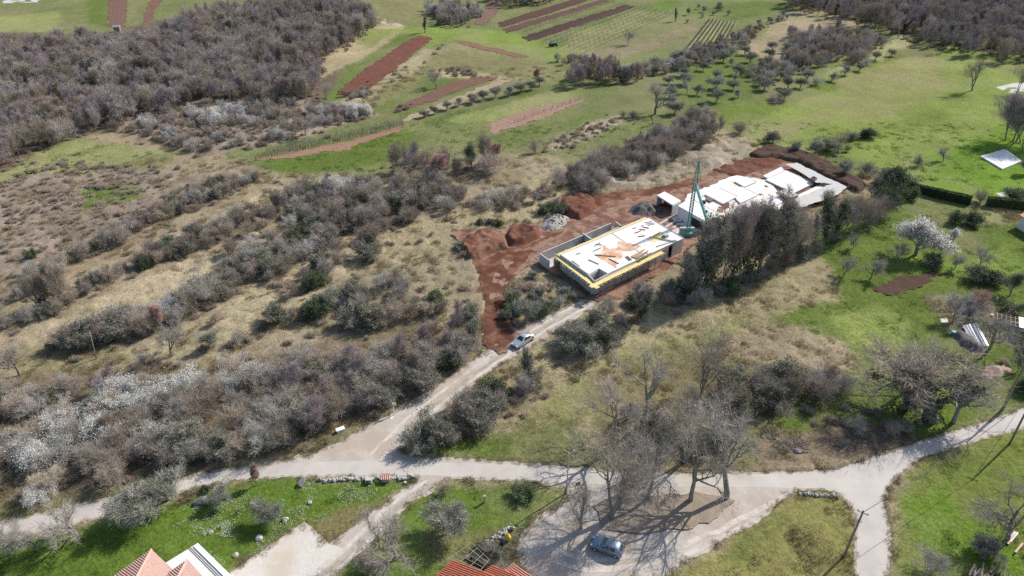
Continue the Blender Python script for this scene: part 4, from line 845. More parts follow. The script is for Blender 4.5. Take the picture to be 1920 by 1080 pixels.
t('olive_tree', 'olive', 850, 998, 4.6, 'round grey olive on the lawn between drive and lay-by', var=0, sq=1.5)
t('evergreen_bush', 'evergreen', 387, 922, 1.1, 'tiny clipped bush near the lane on the daisy lawn', 'bush', var=2, sq=1)
t('evergreen_bush', 'evergreen', 980, 928, 1.9, 'low green bush at the upper corner of the middle lawn', 'bush', var=0, sq=1.4)
t('pollarded_tree', 'redtree', 481, 912, 4.2, 'small reddish twiggy tree on the lane edge', var=0, sq=.55)
t('bare_tree', 'fruit', 24, 1040, 6.5, 'leftmost bare tree on the lower lawn', var=1)
t('bare_tree', 'fruit', 72, 1035, 5.5, 'second bare tree from the left on the lower lawn', var=0)
t('bare_tree', 'fruit', 146, 1008, 6, 'third bare tree from the left, beside the largest olive', var=1, sq=1.3)
t('bare_tree', 'fruit', 745, 1052, 7.5, 'wide pale bare tree beside the drive', var=1, sq=1.35)
t('bare_shrub', 'shrub', 700, 1070, 3, 'tangled shrub at the foot of the drive', 'shrub', var=1, sq=1.3)
t('bare_shrub', 'shrub', 835, 925, 2.0, 'thin shrub where drive and lane meet', 'shrub', var=1, sq=1.2)
t('evergreen_bush', 'halfgreen', 925, 1055, 2.6, 'dark shaded bush behind the terracotta roofs', 'bush', var=1, sq=1.2)
t('evergreen_bush', 'evergreen', 900, 1040, 1.6, 'climbing green bush over the garden pergola', 'bush', var=0, sq=1.2)
t('bare_tree', 'holm', 1895, 32, 8, 'yellow-green tree standing out of the far dark wood', var=2)
for i, (px, py, H, sp) in enumerate([(1024,402,2.4,'evergreen'),(1040,396,2.6,'halfgreen'),(1052,404,2.4,'evergreen'),(1030,412,1.4,'halfgreen'),(900,424,1.5,'evergreen'),(918,422,1.5,'halfgreen'),(935,424,1.4,'evergreen'),(862,470,1.8,'halfgreen'),(868,485,1.6,'shrub'),(960,570,3,'halfgreen'),(968,585,2.6,'evergreen'),(950,600,2,'halfgreen'),(1010,560,2.4,'halfgreen'),(1030,545,2,'shrub'),(1060,560,2.2,'halfgreen'),(1020,590,2.6,'evergreen'),(1050,575,2.2,'shrub'),(985,545,2,'bramble'),(1000,525,1.6,'halfgreen')]):
    t('site_bush', sp, px, py, H, '%s bush round the red earth, counted from the whitish rubble heap' % th(i + 1), 'bush', group='bushes round the red earth', sq=1.3)
for i, (px, py, H) in enumerate([(795,222,2.6),(815,214,2.8),(838,207,3),(860,200,3.2),(885,194,3.4),(905,190,3.6),(930,184,3.8),(955,180,3.8),(975,175,3.8),(995,168,3.6),(1012,160,3.2)]):
    t('olive_tree', 'olive', px, py, H, '%s olive from the lower end of the straight row beside the pale strip' % th(i + 1), group='olive row beside the pale soil strip', var=i, sq=1.5)
oi_ = 0
orch = []
for r_ in range(7):
    for c_ in range(7):
        px = 1270 + c_ * 40 - r_ * 6 + R.uniform(-9, 9); py = 202 - c_ * 11 - r_ * 15 + c_ * r_ * .3 + R.uniform(-4, 4) + 14
        orch.append((px, py, r_, c_))
for px, py, r_, c_ in orch:
    if py < 88 or R.random() < .12: continue
    t('olive_tree', 'olive', px, py, R.uniform(3.0, 4.6), 'orchard olive, %s in the %s row from the site' % (th(c_ + 1), th(r_ + 1)), group='olives of the far orchard', var=r_ + c_, sq=1.45)
for i, (px, py, H, sp) in enumerate([(1500,165,3.6,'olive'),(1530,160,3.4,'shrub'),(1560,152,3.4,'olive'),(1585,140,3.8,'olive'),(1610,133,3.4,'olive'),(1625,120,3,'shrub'),(1640,112,3.6,'olive'),(1670,104,3,'olive'),(1470,188,4,'olive'),(1455,192,3,'bramble')]):
    t('meadow_olive' if sp == 'olive' else 'bare_shrub', sp, px, py, H, '%s plant of the broken row along the tawny meadow bank' % th(i + 1), 'tree' if sp == 'olive' else 'shrub', group='broken row along the meadow bank', sq=1.6)
for i, (px, py, H, sp) in enumerate([(1448,268,3.6,'halfgreen'),(1388,252,4,'shrub'),(1495,288,3.4,'olive'),(1530,292,4,'olive'),(1548,282,4,'halfgreen'),(1572,272,3.6,'shrub'),(1595,262,2.6,'halfgreen'),(1625,258,3,'evergreen'),(1570,292,1.8,'olive'),(1588,284,1.8,'olive')]):
    t('hedgerow_shrub', sp, px, py, H, '%s shrub of the straggling line above the building site' % th(i + 1), 'shrub', group='straggling shrubs above the site', sq=1.4)
for i, (px, py, H, sp) in enumerate([(1582,332,4.4,'olive'),(1622,330,4.6,'shrub'),(1660,345,5,'halfgreen'),(1680,352,5.5,'evergreen'),(1700,372,3.4,'evergreen'),(1640,350,3.6,'shrub')]):
    t('hedge_shrub', sp, px, py, H, '%s bush from the villa in the row towards the clipped hedge' % th(i + 1), 'bush', group='bushes between villa and clipped hedge', sq=1.1)
# the dark screen of ivy-clad trees beside the villa
scr = [(1305,552,13.4,'ivytree',0),(1318,540,15.4,'holm',1),(1333,548,16.0,'ivytree',1),(1352,536,16.6,'broom',2),(1372,528,16.6,'ivytree',0),(1388,532,17.3,'broom',3),(1405,520,16.6,'ivytree',3),(1425,514,16.0,'holm',1),(1440,502,17.3,'ivytree',1),(1462,496,14.7,'broom',2),(1290,566,10.2,'ivytree',3),
       (1478,492,10.5,'broom',1),(1498,484,10.0,'broom',2),(1520,474,9.5,'broom',0),(1545,462,13.4,'ivytree',2),(1562,456,12.2,'ivytree',0),(1580,446,8.9,'broom',3),(1602,436,8.4,'broom',5),(1620,428,8.4,'shrub',1),(1640,412,7.4,'shrub',0),(1655,398,6.3,'evergreen',1)]
for i, (px, py, H, sp, v) in enumerate(scr):
    t({'ivytree': 'ivy_clad_tree', 'holm': 'evergreen_oak', 'broom': 'bare_tree', 'shrub': 'bare_shrub', 'evergreen': 'evergreen_bush'}[sp], sp, px, py, H,
      '%s %s from the villa corner in the tall screen beside the villa' % (th(i + 1), {'ivytree': 'ivy-clad tree', 'holm': 'dark leafy tree', 'broom': 'bare grey tree', 'shrub': 'bare shrub', 'evergreen': 'dark bush'}[sp]), group='tall tree screen beside the villa', var=v, sq=.88)
for name, sp, px, py, H, label, cat_, k in T:
    gx_, gy_ = W(px, py, 0); plant(name, sp, gx_, gy_, H, label, cat_, **k)

# ---- thickets and woods: all positions first; those that show largest become objects, the rest one mass
# polygon, plants per m2, ((species, weight)...), height range, place name, is tree
VEG = [
 ([(-350,110),(0,95),(220,92),(300,75),(440,30),(540,12),(660,12),(703,50),(655,88),(600,118),(600,195),(500,200),(400,196),(300,212),(250,232),(130,264),(60,300),(0,330),(-300,420)], .085, (('broom',6),('oak',1.5),('airy',2.5),('ivytree',.5),('shrub',1)), 4.5, 11, 'brown upper wood', 1),
 ([(220,245),(320,205),(420,200),(640,205),(690,225),(560,262),(480,285),(370,292),(300,268)], .10, (('shrub',5),('bramble',3),('budding',.6),('silver',1),('broom',.3)), 2.6, 4.6, 'pinkish thicket below the wood', 0),
 ([(1480,18),(1560,38),(1650,62),(1740,92),(1860,115),(2250,130),(2300,-30),(1480,-25)], .045, (('broom',7),('airy',3),('ivytree',.7)), 6.5, 12, 'dark wood at the top right', 1),
 ([(1470,70),(1540,60),(1620,70),(1660,82),(1620,118),(1560,122),(1530,135),(1480,130)], .07, (('broom',4),('shrub',4)), 4, 6.5, 'bare thicket below the dark wood', 0),
 ([(1380,145),(1440,122),(1500,110),(1530,118),(1500,140),(1440,160)], .07, (('broom',2),('shrub',5)), 3, 5, 'bare thicket beside the far orchard', 0),
 ([(1260,110),(1300,90),(1400,65),(1430,75),(1340,115),(1280,130)], .07, (('shrub',4),('broom',1)), 3, 4.5, 'scrub band below the staked vineyard', 0),
 ([(800,20),(880,15),(900,32),(875,52),(820,50)], .09, (('broom',3),('shrub',3),('budding',1)), 4, 6.5, 'grove above the farm track fork', 1),
 ([(920,-10),(1080,-10),(1010,12),(930,20)], .06, (('broom',3),), 6, 8, 'dark grove at the top edge', 1),
 ([(640,178),(690,172),(700,182),(660,190)], .15, (('shrub',3),), 2, 3.2, 'brush line beside the red strip', 0),
 ([(720,150),(770,118),(830,82),(835,88),(780,128),(735,158)], .03, (('bramble',3),('olive',1)), 1.2, 2.4, 'thin bushes between the red strip and the hollow', 0),
 ([(818,132),(850,128),(905,140),(900,146),(850,142)], .2, (('bramble',3),), 1.2, 2.2, 'mauve bramble line above the hollow', 0),
 ([(742,205),(778,196),(775,206),(748,212)], .2, (('bramble',3),), 1.2, 2, 'bramble clump on the end of the brown strip', 0),
 ([(1018,282),(1090,245),(1160,218),(1170,226),(1110,262),(1040,285)], .08, (('bramble',5),), .7, 1.3, 'pale tussock strip on the green plots', 0),
 ([(1160,225),(1180,215),(1200,225),(1180,238)], .12, (('shrub',3),('bramble',1)), 2, 3.4, 'bush clump at the tussock strip end', 0),
 ([(1280,60),(1330,30),(1380,38),(1350,10),(1300,15)], .02, (('shrub',3),('olive',2)), 2, 3.4, 'scattered bushes behind the small vineyard', 0),
 ([(1330,100),(1400,70),(1450,50),(1480,35),(1460,30),(1390,60)], .05, (('olive',3),('shrub',2)), 2.4, 4, 'grey bushes edging the small vineyard', 0),
 ([(1065,170),(1120,160),(1190,158),(1200,150),(1110,128),(1070,140)], .09, (('broom',4),('ivytree',.5)), 5.5, 7.5, 'bare grove at the crossing of grassy paths', 1),
 ([(1040,115),(1090,108),(1085,125),(1050,125)], .1, (('shrub',3),), 3, 4.5, 'scrub patch beside the crossing', 0),
 ([(1150,140),(1240,115),(1300,105),(1310,118),(1220,150),(1160,160)], .08, (('shrub',4),('silver',1)), 3, 4.5, 'scrub band behind the lone green-strip tree', 0),
 ([(640,215),(690,205),(700,222),(650,230)], .12, (('blossom',3),('budding',1)), 3, 4, 'white blossom patch at the wood foot', 0),
 ([(352,222),(400,215),(430,232),(380,238)], .09, (('blossom',3),('budding',1)), 3, 4, 'white blossom patch in the pinkish thicket', 0),
 # long thicket behind the villa
 ([(1040,350),(1075,325),(1130,298),(1180,276),(1240,248),(1300,226),(1345,230),(1355,250),(1300,285),(1220,318),(1130,352),(1075,372)], .13, (('shrub',6),('broom',2.5)), 3.4, 5.5, 'long grey thicket above the dry bank', 0),
 ([(870,385),(930,372),(1000,362),(1050,360),(1040,382),(960,392),(900,398)], .09, (('shrub',5),('budding',.8),('bramble',1)), 2.6, 4.2, 'grey thicket below the dark round tree', 0),
 ([(720,330),(800,335),(870,340),(930,330),(940,300),(850,300),(760,300)], .05, (('broom',4),('shrub',3),('redtree',.5)), 4, 8, 'mixed brown trees under the green plots', 1),
 # middle scrub
 ([(540,365),(620,350),(720,345),(850,345),(880,390),(800,410),(720,440),(680,470),(620,440),(560,420),(500,410)], .10, (('shrub',6),('broom',1.6),('halfgreen',1),('bramble',1)), 3, 5.5, 'broad middle scrub', 0),
 ([(590,365),(640,350),(720,348),(700,365),(630,380)], .12, (('silver',3),('budding',4),('blossom',1)), 3, 4.2, 'silvery shrub patch above the middle scrub', 0),
 ([(400,450),(540,400),(640,440),(700,480),(640,530),(560,560),(500,540),(440,520)], .05, (('shrub',6),('bramble',2),('halfgreen',1.6),('evergreen',.6)), 2.6, 5, 'scrub hollow in the middle', 0),
 ([(20,572),(140,500),(235,450),(335,405),(430,368),(500,335),(480,328),(400,345),(300,390),(140,470),(20,545)], .24, (('shrub',6),('halfgreen',1),('bramble',1)), 2.5, 4.5, 'highest diagonal scrub bank', 0),
 ([(10,612),(30,622),(120,582),(205,535),(310,492),(410,450),(500,410),(490,395),(400,420),(290,470),(190,515),(110,560)], .24, (('shrub',6),('halfgreen',1.3),('evergreen',.4),('bramble',1)), 2.4, 4.2, 'second diagonal scrub bank', 0),
 ([(110,650),(235,648),(310,620),(375,590),(430,560),(490,530),(560,495),(640,450),(640,430),(560,460),(480,490),(410,520),(350,550),(280,590),(180,620)], .20, (('shrub',6),('halfgreen',1.8),('evergreen',.5),('silver',.5)), 2.8, 5.2, 'third diagonal scrub bank', 0),
 ([(355,655),(470,640),(545,595),(640,552),(720,520),(760,540),(860,560),(890,600),(800,600),(700,620),(620,600),(540,600),(480,650),(400,668)], .09, (('shrub',6),('halfgreen',2.2),('evergreen',1),('olive',.5)), 2.6, 5, 'lowest diagonal scrub bank', 0),
 ([(0,340),(110,300),(330,320),(300,400),(100,460),(0,510)], .11, (('bramble',9),('shrub',.9)), .8, 2.0, 'purplish bramble slope', 0),
 ([(0,520),(200,400),(420,330),(560,340),(700,330),(900,400),(880,560),(880,620),(640,680),(400,700),(0,760)], .034, (('bramble',5),('shrub',2),('halfgreen',.3)), .7, 2.0, 'dry slope between the banks', 0),
 ([(690,460),(860,395),(1000,340),(1050,365),(1000,415),(860,430),(760,510)], .02, (('bramble',5),('shrub',1)), .6, 1.5, 'dry grass above the spoil heaps', 0),
 ([(180,700),(300,675),(330,690),(250,720),(200,730)], .1, (('bramble',3),('shrub',3)), 2, 3.4, 'low mauve scrub on the dry slope', 0),
 # dense bank over the main lane
 ([(-150,800),(60,740),(200,740),(380,720),(520,705),(640,690),(760,640),(860,625),(895,655),(830,700),(740,762),(640,808),(530,842),(420,862),(290,900),(100,935),(-150,985)], .12, (('shrub',7),('broom',1.3),('bramble',1.5),('halfgreen',1.0),('budding',.5)), 3, 5.8, 'dense bank above the main lane', 0),
 ([(480,812),(560,800),(640,785),(700,752),(640,800),(540,835),(470,850)], .06, (('broom',4),('oak',2)), 6, 8.5, 'taller trees of the bank above the main lane', 1),
 ([(540,720),(640,690),(760,650),(820,665),(780,710),(680,760),(560,790)], .03, (('broom',4),('redtree',.7),('oak',1)), 5, 7.5, 'brownish trees of the bank near the junction', 1),
 ([(200,760),(260,735),(350,710),(372,735),(300,770),(240,800),(170,840),(110,880),(60,905),(10,915),(0,890),(90,850),(150,800)], .10, (('blossom',6),('budding',1)), 3, 4.6, 'white blossoming strip on the bank', 0),
 ([(10,925),(60,915),(80,940),(40,950)], .14, (('blossom',3),), 2.6, 3.6, 'low white blossoms at the left edge', 0),
 ([(240,850),(330,780),(350,800),(270,870)], .05, (('blossom',3),('budding',2)), 2.5, 4, 'scattered blossoms mid bank', 0),
 ([(430,735),(520,700),(540,715),(450,755)], .09, (('budding',4),('blossom',.7)), 2.5, 4, 'greyish budding shrubs mid bank', 0),
 ([(520,585),(640,545),(660,565),(560,610)], .07, (('budding',2),('shrub',2)), 2, 3.4, 'pale budding shrubs on the dry slope', 0),
 # between track and lane
 ([(790,832),(840,800),(900,760),(960,728),(1010,700),(1020,730),(960,775),(880,812),(810,842)], .17, (('shrub',5),('halfgreen',4),('evergreen',1)), 3.2, 5.2, 'dark hedge mass at the junction', 0),
 ([(1040,668),(1110,640),(1180,600),(1300,575),(1420,530),(1520,482),(1600,440),(1590,430),(1480,478),(1380,520),(1240,562),(1120,600)], .085, (('shrub',5),('halfgreen',3),('evergreen',1.3),('bramble',1)), 2, 4.5, 'undergrowth of the villa tree screen', 0),
 ([(1350,740),(1380,720),(1450,705),(1560,705),(1595,735),(1520,775),(1440,770)], .12, (('shrub',5),('halfgreen',1.3),('broom',.8)), 3.5, 5.8, 'wide grey thicket on the garden slope', 0),
 ([(1120,840),(1180,760),(1280,745),(1370,800),(1400,850),(1300,872),(1180,872)], .028, (('shrub',5),('broom',1.3),('halfgreen',.6)), 3, 6, 'thicket behind the lane trees', 0),
 ([(1120,985),(1180,930),(1280,940),(1350,955),(1290,985),(1200,998)], .05, (('shrub',4),('bramble',2)), 1, 2.2, 'low twigs on the litter island', 0),
 ([(1590,800),(1660,790),(1740,800),(1720,815),(1640,840)], .09, (('shrub',4),('halfgreen',2)), 2, 3.6, 'tangle under the big ivy-clad tree', 0),
 ([(1540,790),(1600,770),(1640,780),(1570,830),(1540,840)], .05, (('bramble',3),), 1, 1.8, 'bramble patch on the lane bank', 0),
 ([(1800,560),(1850,575),(1880,590),(1830,600)], .1, (('bramble',3),('halfgreen',2)), 1.2, 2, 'rough growth round the grey heap', 0),
 ([(1350,700),(1300,640),(1440,600),(1520,560),(1560,560),(1480,610),(1400,640)], .007, (('bramble',3),), .8, 1.4, 'tawny slope under the villa', 0),
 ([(560,300),(700,120),(820,160),(700,230)], .004, (('bramble',3),('shrub',1)), 1, 2, 'green hollow between the plots', 0),
 ([(1900,740),(1920,690),(1990,700),(1950,760)], .06, (('evergreen',3),), 2.5, 3.5, 'dark corner bush', 0),
 ([(1920,640),(1890,690),(1920,700),(1960,680)], .06, (('holm',3),), 3, 4, 'dark corner bushes', 0),
]
ALL = []
NAMES = {'airy': ('bare_tree', 'open bare tree'), 'broom': ('bare_tree', 'bare upright tree'), 'oak': ('bare_tree', 'bare spreading tree'), 'ivytree': ('ivy_clad_tree', 'ivy-clad tree'), 'holm': ('evergreen_oak', 'dark leafy tree'), 'redtree': ('reddish_tree', 'reddish tree'),
         'shrub': ('bare_shrub', 'bare grey shrub'), 'bramble': ('bramble_bush', 'low bramble bush'), 'silver': ('silver_shrub', 'silvery shrub'), 'blossom': ('blossoming_shrub', 'white blossoming shrub'), 'budding': ('budding_shrub', 'pale budding shrub'),
         'evergreen': ('evergreen_bush', 'dark evergreen bush'), 'halfgreen': ('leafy_shrub', 'half-green shrub'), 'olive': ('olive_tree', 'grey olive bush')}
BUILT = []
for vi, (poly, dens, mix, h1, h2, place, tree) in enumerate(VEG):
    wp = WP(poly); P = np.array(wp); x0, y0 = P.min(0); x1, y1 = P.max(0); r = np.random.default_rng(900 + vi)
    n = int((x1 - x0) * (y1 - y0) * dens * 1.7); cx = r.uniform(x0, x1, n); cy = r.uniform(y0, y1, n)
    m = inpoly(cx + (fbm(cx, cy, 8, 800, 3) - .5) * 5, cy + (fbm(cx, cy, 8, 805, 3) - .5) * 5, wp); cx = cx[m]; cy = cy[m]
    keep = []; dmin = .62 / math.sqrt(dens); cell = {}
    for i in range(len(cx)):
        k = (int(cx[i] / dmin), int(cy[i] / dmin)); ok = True
        for a in (-1, 0, 1):
            for b_ in (-1, 0, 1):
                for j in cell.get((k[0] + a, k[1] + b_), ()):
                    if (cx[i] - cx[j]) ** 2 + (cy[i] - cy[j]) ** 2 < dmin * dmin: ok = False
        if ok: cell.setdefault(k, []).append(i); keep.append(i)
    kx = cx[keep]; ky = cy[keep]; bad = np.zeros(len(kx), bool)
    for f in (ROADW,): bad |= inpoly(kx, ky, f)
    if place == 'dry slope between the banks':
        for f in CORR: bad |= inpoly(kx, ky, WP(f)) & (r.random(len(kx)) < .85)
    kx = kx[~bad]; ky = ky[~bad]
    w = np.array([q_[1] for q_ in mix], float); w /= w.sum()
    hn = fbm(kx, ky, 14, 820, 3)
    for i in range(len(kx)):
        sp = mix[r.choice(len(mix), p=w)][0]; H = h1 + (h2 - h1) * min(1, max(0, hn[i] * .9 + r.uniform(-.3, .35)))
        if sp in ('bramble',): H = min(H, 2.4) * .8
        d = math.hypot(kx[i], ky[i]); ppx, ppy = PX(kx[i], ky[i], 0)
        inside = -40 < ppx < 1960 and -10 < ppy < 1110
        ALL.append((kx[i], ky[i], sp, H, place, H / d if inside else 0, ppx, r.integers(0, 100)))
print('thicket plants', len(ALL))
per_kind = {}
for a in sorted(ALL, key=lambda a: -a[5]):
    nm = NAMES[a[2]][0]; c_ = per_kind.get(nm, 0); lim = {'bare_shrub': 170, 'bare_tree': 130, 'bramble_bush': 60, 'leafy_shrub': 60}.get(nm, 60)
    if c_ < lim and a[5] > .02 and a[2] != 'bramble' or (a[2] == 'bramble' and c_ < lim and a[5] > .012): per_kind[nm] = c_ + 1; BUILT.append(a)
bs = set(id(a) for a in BUILT); REST = [a for a in ALL if id(a) not in bs]
BUILT.sort(key=lambda a: a[6]); cnt = {}
for x_, y_, sp, H, place, _, ppx, v in BUILT:
    nm, desc = NAMES[sp]; k = cnt[(nm, place)] = cnt.get((nm, place), 0) + 1
    plant(nm, sp, x_, y_, H, '%s %s from left, %s' % (th(k), desc, place), 'tree' if nm.endswith('tree') or nm.endswith('oak') else 'shrub', group='plants of the ' + place, parts=sp in ('broom', 'airy', 'oak', 'ivytree', 'holm'), var=int(v), sq=1.15)
for nm, lab, sel in (('woodland', 'far mass of bare brown woodland trees', lambda a: NAMES[a[2]][1].endswith('tree')), ('scrub', 'tangled mass of bare scrub on the banks', lambda a: not NAMES[a[2]][1].endswith('tree'))):
    L = [a for a in REST if sel(a)]; meshes = []; key = {}
    for a in L:
        k = (a[2], a[7] % len(SP[a[2]]))
        if k not in key: key[k] = len(meshes); meshes.append(SP[k[0]][k[1]][2])
    xs = np.array([a[0] for a in L]); yy = np.array([a[1] for a in L])
    scatter(nm, np.column_stack([xs, yy, h0(xs, yy) - .05]), rng.uniform(0, 6.28, len(L)), np.array([a[3] / SP[a[2]][0][3] for a in L]) * 1.08, [key[(a[2], a[7] % len(SP[a[2]]))] for a in L], meshes, lab, 'scrub' if nm == 'scrub' else 'wood')
    print(nm, len(L))
# low bramble carpet under and between the thickets
r = np.random.default_rng(77); n = 9000
cx = []; cy = []
for poly, dens, mix, h1, h2, place, tree in VEG:
    if dens < .04: continue
    wp = WP(poly); P = np.array(wp); x0, y0 = P.min(0) - 2; x1, y1 = P.max(0) + 2; k = int((x1 - x0) * (y1 - y0) * .16 * (1 if y0 < 220 else .35)); a = r.uniform(x0, x1, k); b_ = r.uniform(y0, y1, k)
    m = inpoly(a + r.normal(0, 1.5, k), b_ + r.normal(0, 1.5, k), wp); cx.append(a[m]); cy.append(b_[m])
cx = np.concatenate(cx); cy = np.concatenate(cy); m = ~inpoly(cx, cy, ROADW) & ~inpoly(cx, cy, WP(ASPH)); cx = cx[m]; cy = cy[m]
scatter('undergrowth', np.column_stack([cx, cy, h0(cx, cy) - .05]), r.uniform(0, 6.28, len(cx)), r.uniform(.45, .95, len(cx)), r.integers(0, 4, len(cx)), [s_[2] for s_ in SP['bramble']], 'low brown undergrowth below the thickets', 'undergrowth')
print('undergrowth', len(cx), 'objects', len(bpy.data.objects))
#@@BUILD
# ------------------------------------------------------------------ heaps, banks and stones
def edge_dist(x, y, poly):
    d = np.full(len(x), 1e9)
    for i in range(len(poly)):
        ax, ay = poly[i]; bx, by = poly[i - 1]; vx, vy = bx - ax, by - ay
        t_ = np.clip(((x - ax) * vx + (y - ay) * vy) / (vx * vx + vy * vy + 1e-9), 0, 1)
        d = np.minimum(d, np.hypot(x - ax - t_ * vx, y - ay - t_ * vy))
    return d
def heap(name, poly, H, run, m, label, cat='heap', ring=False, rough=.3, step=.4, z0=0.0):
    wp = WP(poly)
    def f(x, y):
        d = edge_dist(x, y, wp); e = np.clip(d / run, 0, 1); e = e * e * (3 - 2 * e)
        if ring: e = e * (1 - .75 * np.clip((d - run) / (run * 1.2), 0, 1))
        return z0 + H * e * (.75 + .5 * fbm(x, y, 3, 611, 3)) + rough * 2.6 * (fbm(x, y, 1.3, 600, 4) - .45) * np.clip(d / .6, 0, 1)
    o = sheet(name, wp, m, step, .05, relief=f, jitter=.15, label=label, cat=cat, kind='thing'); return o
red1 = soil_mat('red_spoil', (.17, .08, .055)); brown1 = soil_mat('dark_cut_earth', (.095, .065, .05)); tan1 = soil_mat('pebbly_spoil', (.25, .14, .095), big=.9); rub1 = soil_mat('rubble_earth', (.40, .36, .32), True); darkrub = soil_mat('dark_rubble', (.15, .135, .135), True)
heap('soil_heap', [(862,474),(868,456),(892,444),(930,443),(950,452),(955,470),(930,476),(905,488),(880,494)], 1.3, .7, tan1, 'flat-topped red and tan spoil heap, farthest left on the site', rough=.5)
heap('soil_heap', [(942,456),(952,436),(985,428),(1012,434),(1014,450),(985,464),(958,468)], 1.5, 1.3, red1, 'ring-shaped red spoil heap with a hollow middle', ring=True, rough=.4)
heap('soil_heap', [(1040,396),(1054,380),(1085,372),(1118,376),(1115,398),(1090,418),(1062,411)], 1.6, 1.6, red1, 'biggest dark red spoil heap beside the bushy rubble', rough=.6)
heap('rubble_heap', [(1012,430),(1020,410),(1045,403),(1068,412),(1070,424),(1048,436),(1026,437)], 1.5, 3, rub1, 'whitish rubble heap with plastic at the edge of the red track', rough=.6)
heap('rubble_heap', [(1176,400),(1188,388),(1215,382),(1236,392),(1238,408),(1215,410),(1192,408)], 1.4, 2.5, darkrub, 'dark grey rubble heap before the open white box', rough=.7)
heap('earth_bank', [(1400,292),(1430,276),(1480,280),(1540,300),(1590,326),(1625,350),(1610,366),(1580,352),(1545,336),(1500,309),(1460,300),(1420,302)], .9, .8, brown1, 'dark cut earth bank curving behind the white villa roofs', cat='bank', rough=.5, step=.6)
heap('earth_bank', [(1330,322),(1400,297),(1450,298),(1474,304),(1440,318),(1380,335)], .45, 1.5, red1, 'low red earth bank at the upper end of the site', cat='bank', rough=.6, step=.6)
heap('brush_heap', [(1790,590),(1800,560),(1830,548),(1852,560),(1855,585),(1825,600)], 1.9, 3, darkrub, 'rounded grey heap of brushwood beside the garden trees', rough=.6)
heap('rubble_heap', [(1838,706),(1850,688),(1880,684),(1895,694),(1880,708),(1855,712)], .5, 1.5, soil_mat('pink_rubble', (.42, .29, .25), True), 'pinkish rubble patch on the grass under the young tree', rough=.5)
_rocks = []
for k in range(5):
    bm = bmesh.new(); bmesh.ops.create_icosphere(bm, subdivisions=2, radius=.5); r = np.random.default_rng(k)
    for v in bm.verts: v.co *= 1 + .35 * (vnoise(np.array([v.co.x * 3 + k * 9]), np.array([v.co.y * 3 + v.co.z * 2]), 1, 70)[0] - .5) * 2; v.co.z *= .75
    me_ = bpy.data.meshes.new('stone'); bm.to_mesh(me_); bm.free(); me_.materials.append(stone_m); _rocks.append(me_)
_small = []
for k in range(4):
    bm = bmesh.new(); bmesh.ops.create_icosphere(bm, subdivisions=1, radius=.5); r = np.random.default_rng(40 + k)
    for v in bm.verts: v.co *= r.uniform(.75, 1.15)
    me_ = bpy.data.meshes.new('stone'); bm.to_mesh(me_); bm.free(); me_.materials.append(stone_m); _small.append(me_)
def rock(px, py, s, label, name='boulder', sc=(1, 1, 1)):
    x_, y_ = W(px, py); o = link(name, _rocks[R.randrange(5)], None, (x_, y_, h0s(x_, y_) + s * .2)); o.scale = (s * sc[0], s * sc[1], s * sc[2]); o.rotation_euler = (0, 0, R.uniform(0, 6)); tag(o, label, 'rock'); return o
darkstone = mat('dark_limestone', (.20, .20, .205), (.11, .11, .11), 2.5, bump=.4)
_b = rock(382, 943, 1.3, 'long dark boulder beside the low grey olive', sc=(1.9, .9, .9)); _b.rotation_euler = (0, 0, .2); _b.data = _b.data.copy(); _b.data.materials[0] = darkstone
_b = rock(567, 906, 1.2, 'dark boulder in the stones along the lane', sc=(1.3, .8, .8)); _b.data = _b.data.copy(); _b.data.materials[0] = darkstone
rock(487, 1011, .75, 'white stone on the lawn nearest the gravel pad corner')
rock(535, 976, .75, 'white stone between the grey olive and the pad')
rock(395, 1001, .6, 'small white stone in the middle of the daisy lawn')
rock(442, 1043, .75, 'white stone nearest the white terrace')
rock(581, 944, .6, 'small grey stone on the upper daisy lawn')
rock(1497, 846, .9, 'pale stone at the end of the cut branches')
rock(707+52, 905, .5, 'stone at the tip of the lawn by the drive')
for i, (a, b_, n_, lab, w_) in enumerate([((600,903),(778,897),70,'low rough stone wall along the lane with the little tiled box',.55), ((878,1046),(958,990),70,'dry stone wall running down to the yellow sack',.8), ((1500,925),(1575,932),24,'scatter of white kerb stones at the lane corner',.4), ((1596,440),(1640,428),14,'pale stone kerb at the foot of the tree screen',.3)]):
    A = W(*a); B = W(*b_); o = empty('stone_wall' if i < 3 else 'stone_kerb', (*A, h0s(*A)), 0, lab, 'wall'); r = np.random.default_rng(i + 60)
    for k in range(n_):
        f = (k + r.random()) / n_; p = lerp(A, B, f); p = (p[0] + r.normal(0, w_ * .3), p[1] + r.normal(0, w_ * .3)); s_ = r.uniform(.3, .62)
        c = link('stone', _small[k % 4], o, (p[0] - A[0], p[1] - A[1], r.uniform(.02, .35) * (w_ > .3))); c.scale = (s_, s_, s_ * .8); c.rotation_euler = (r.uniform(0, 3), r.uniform(0, 3), r.uniform(0, 6))
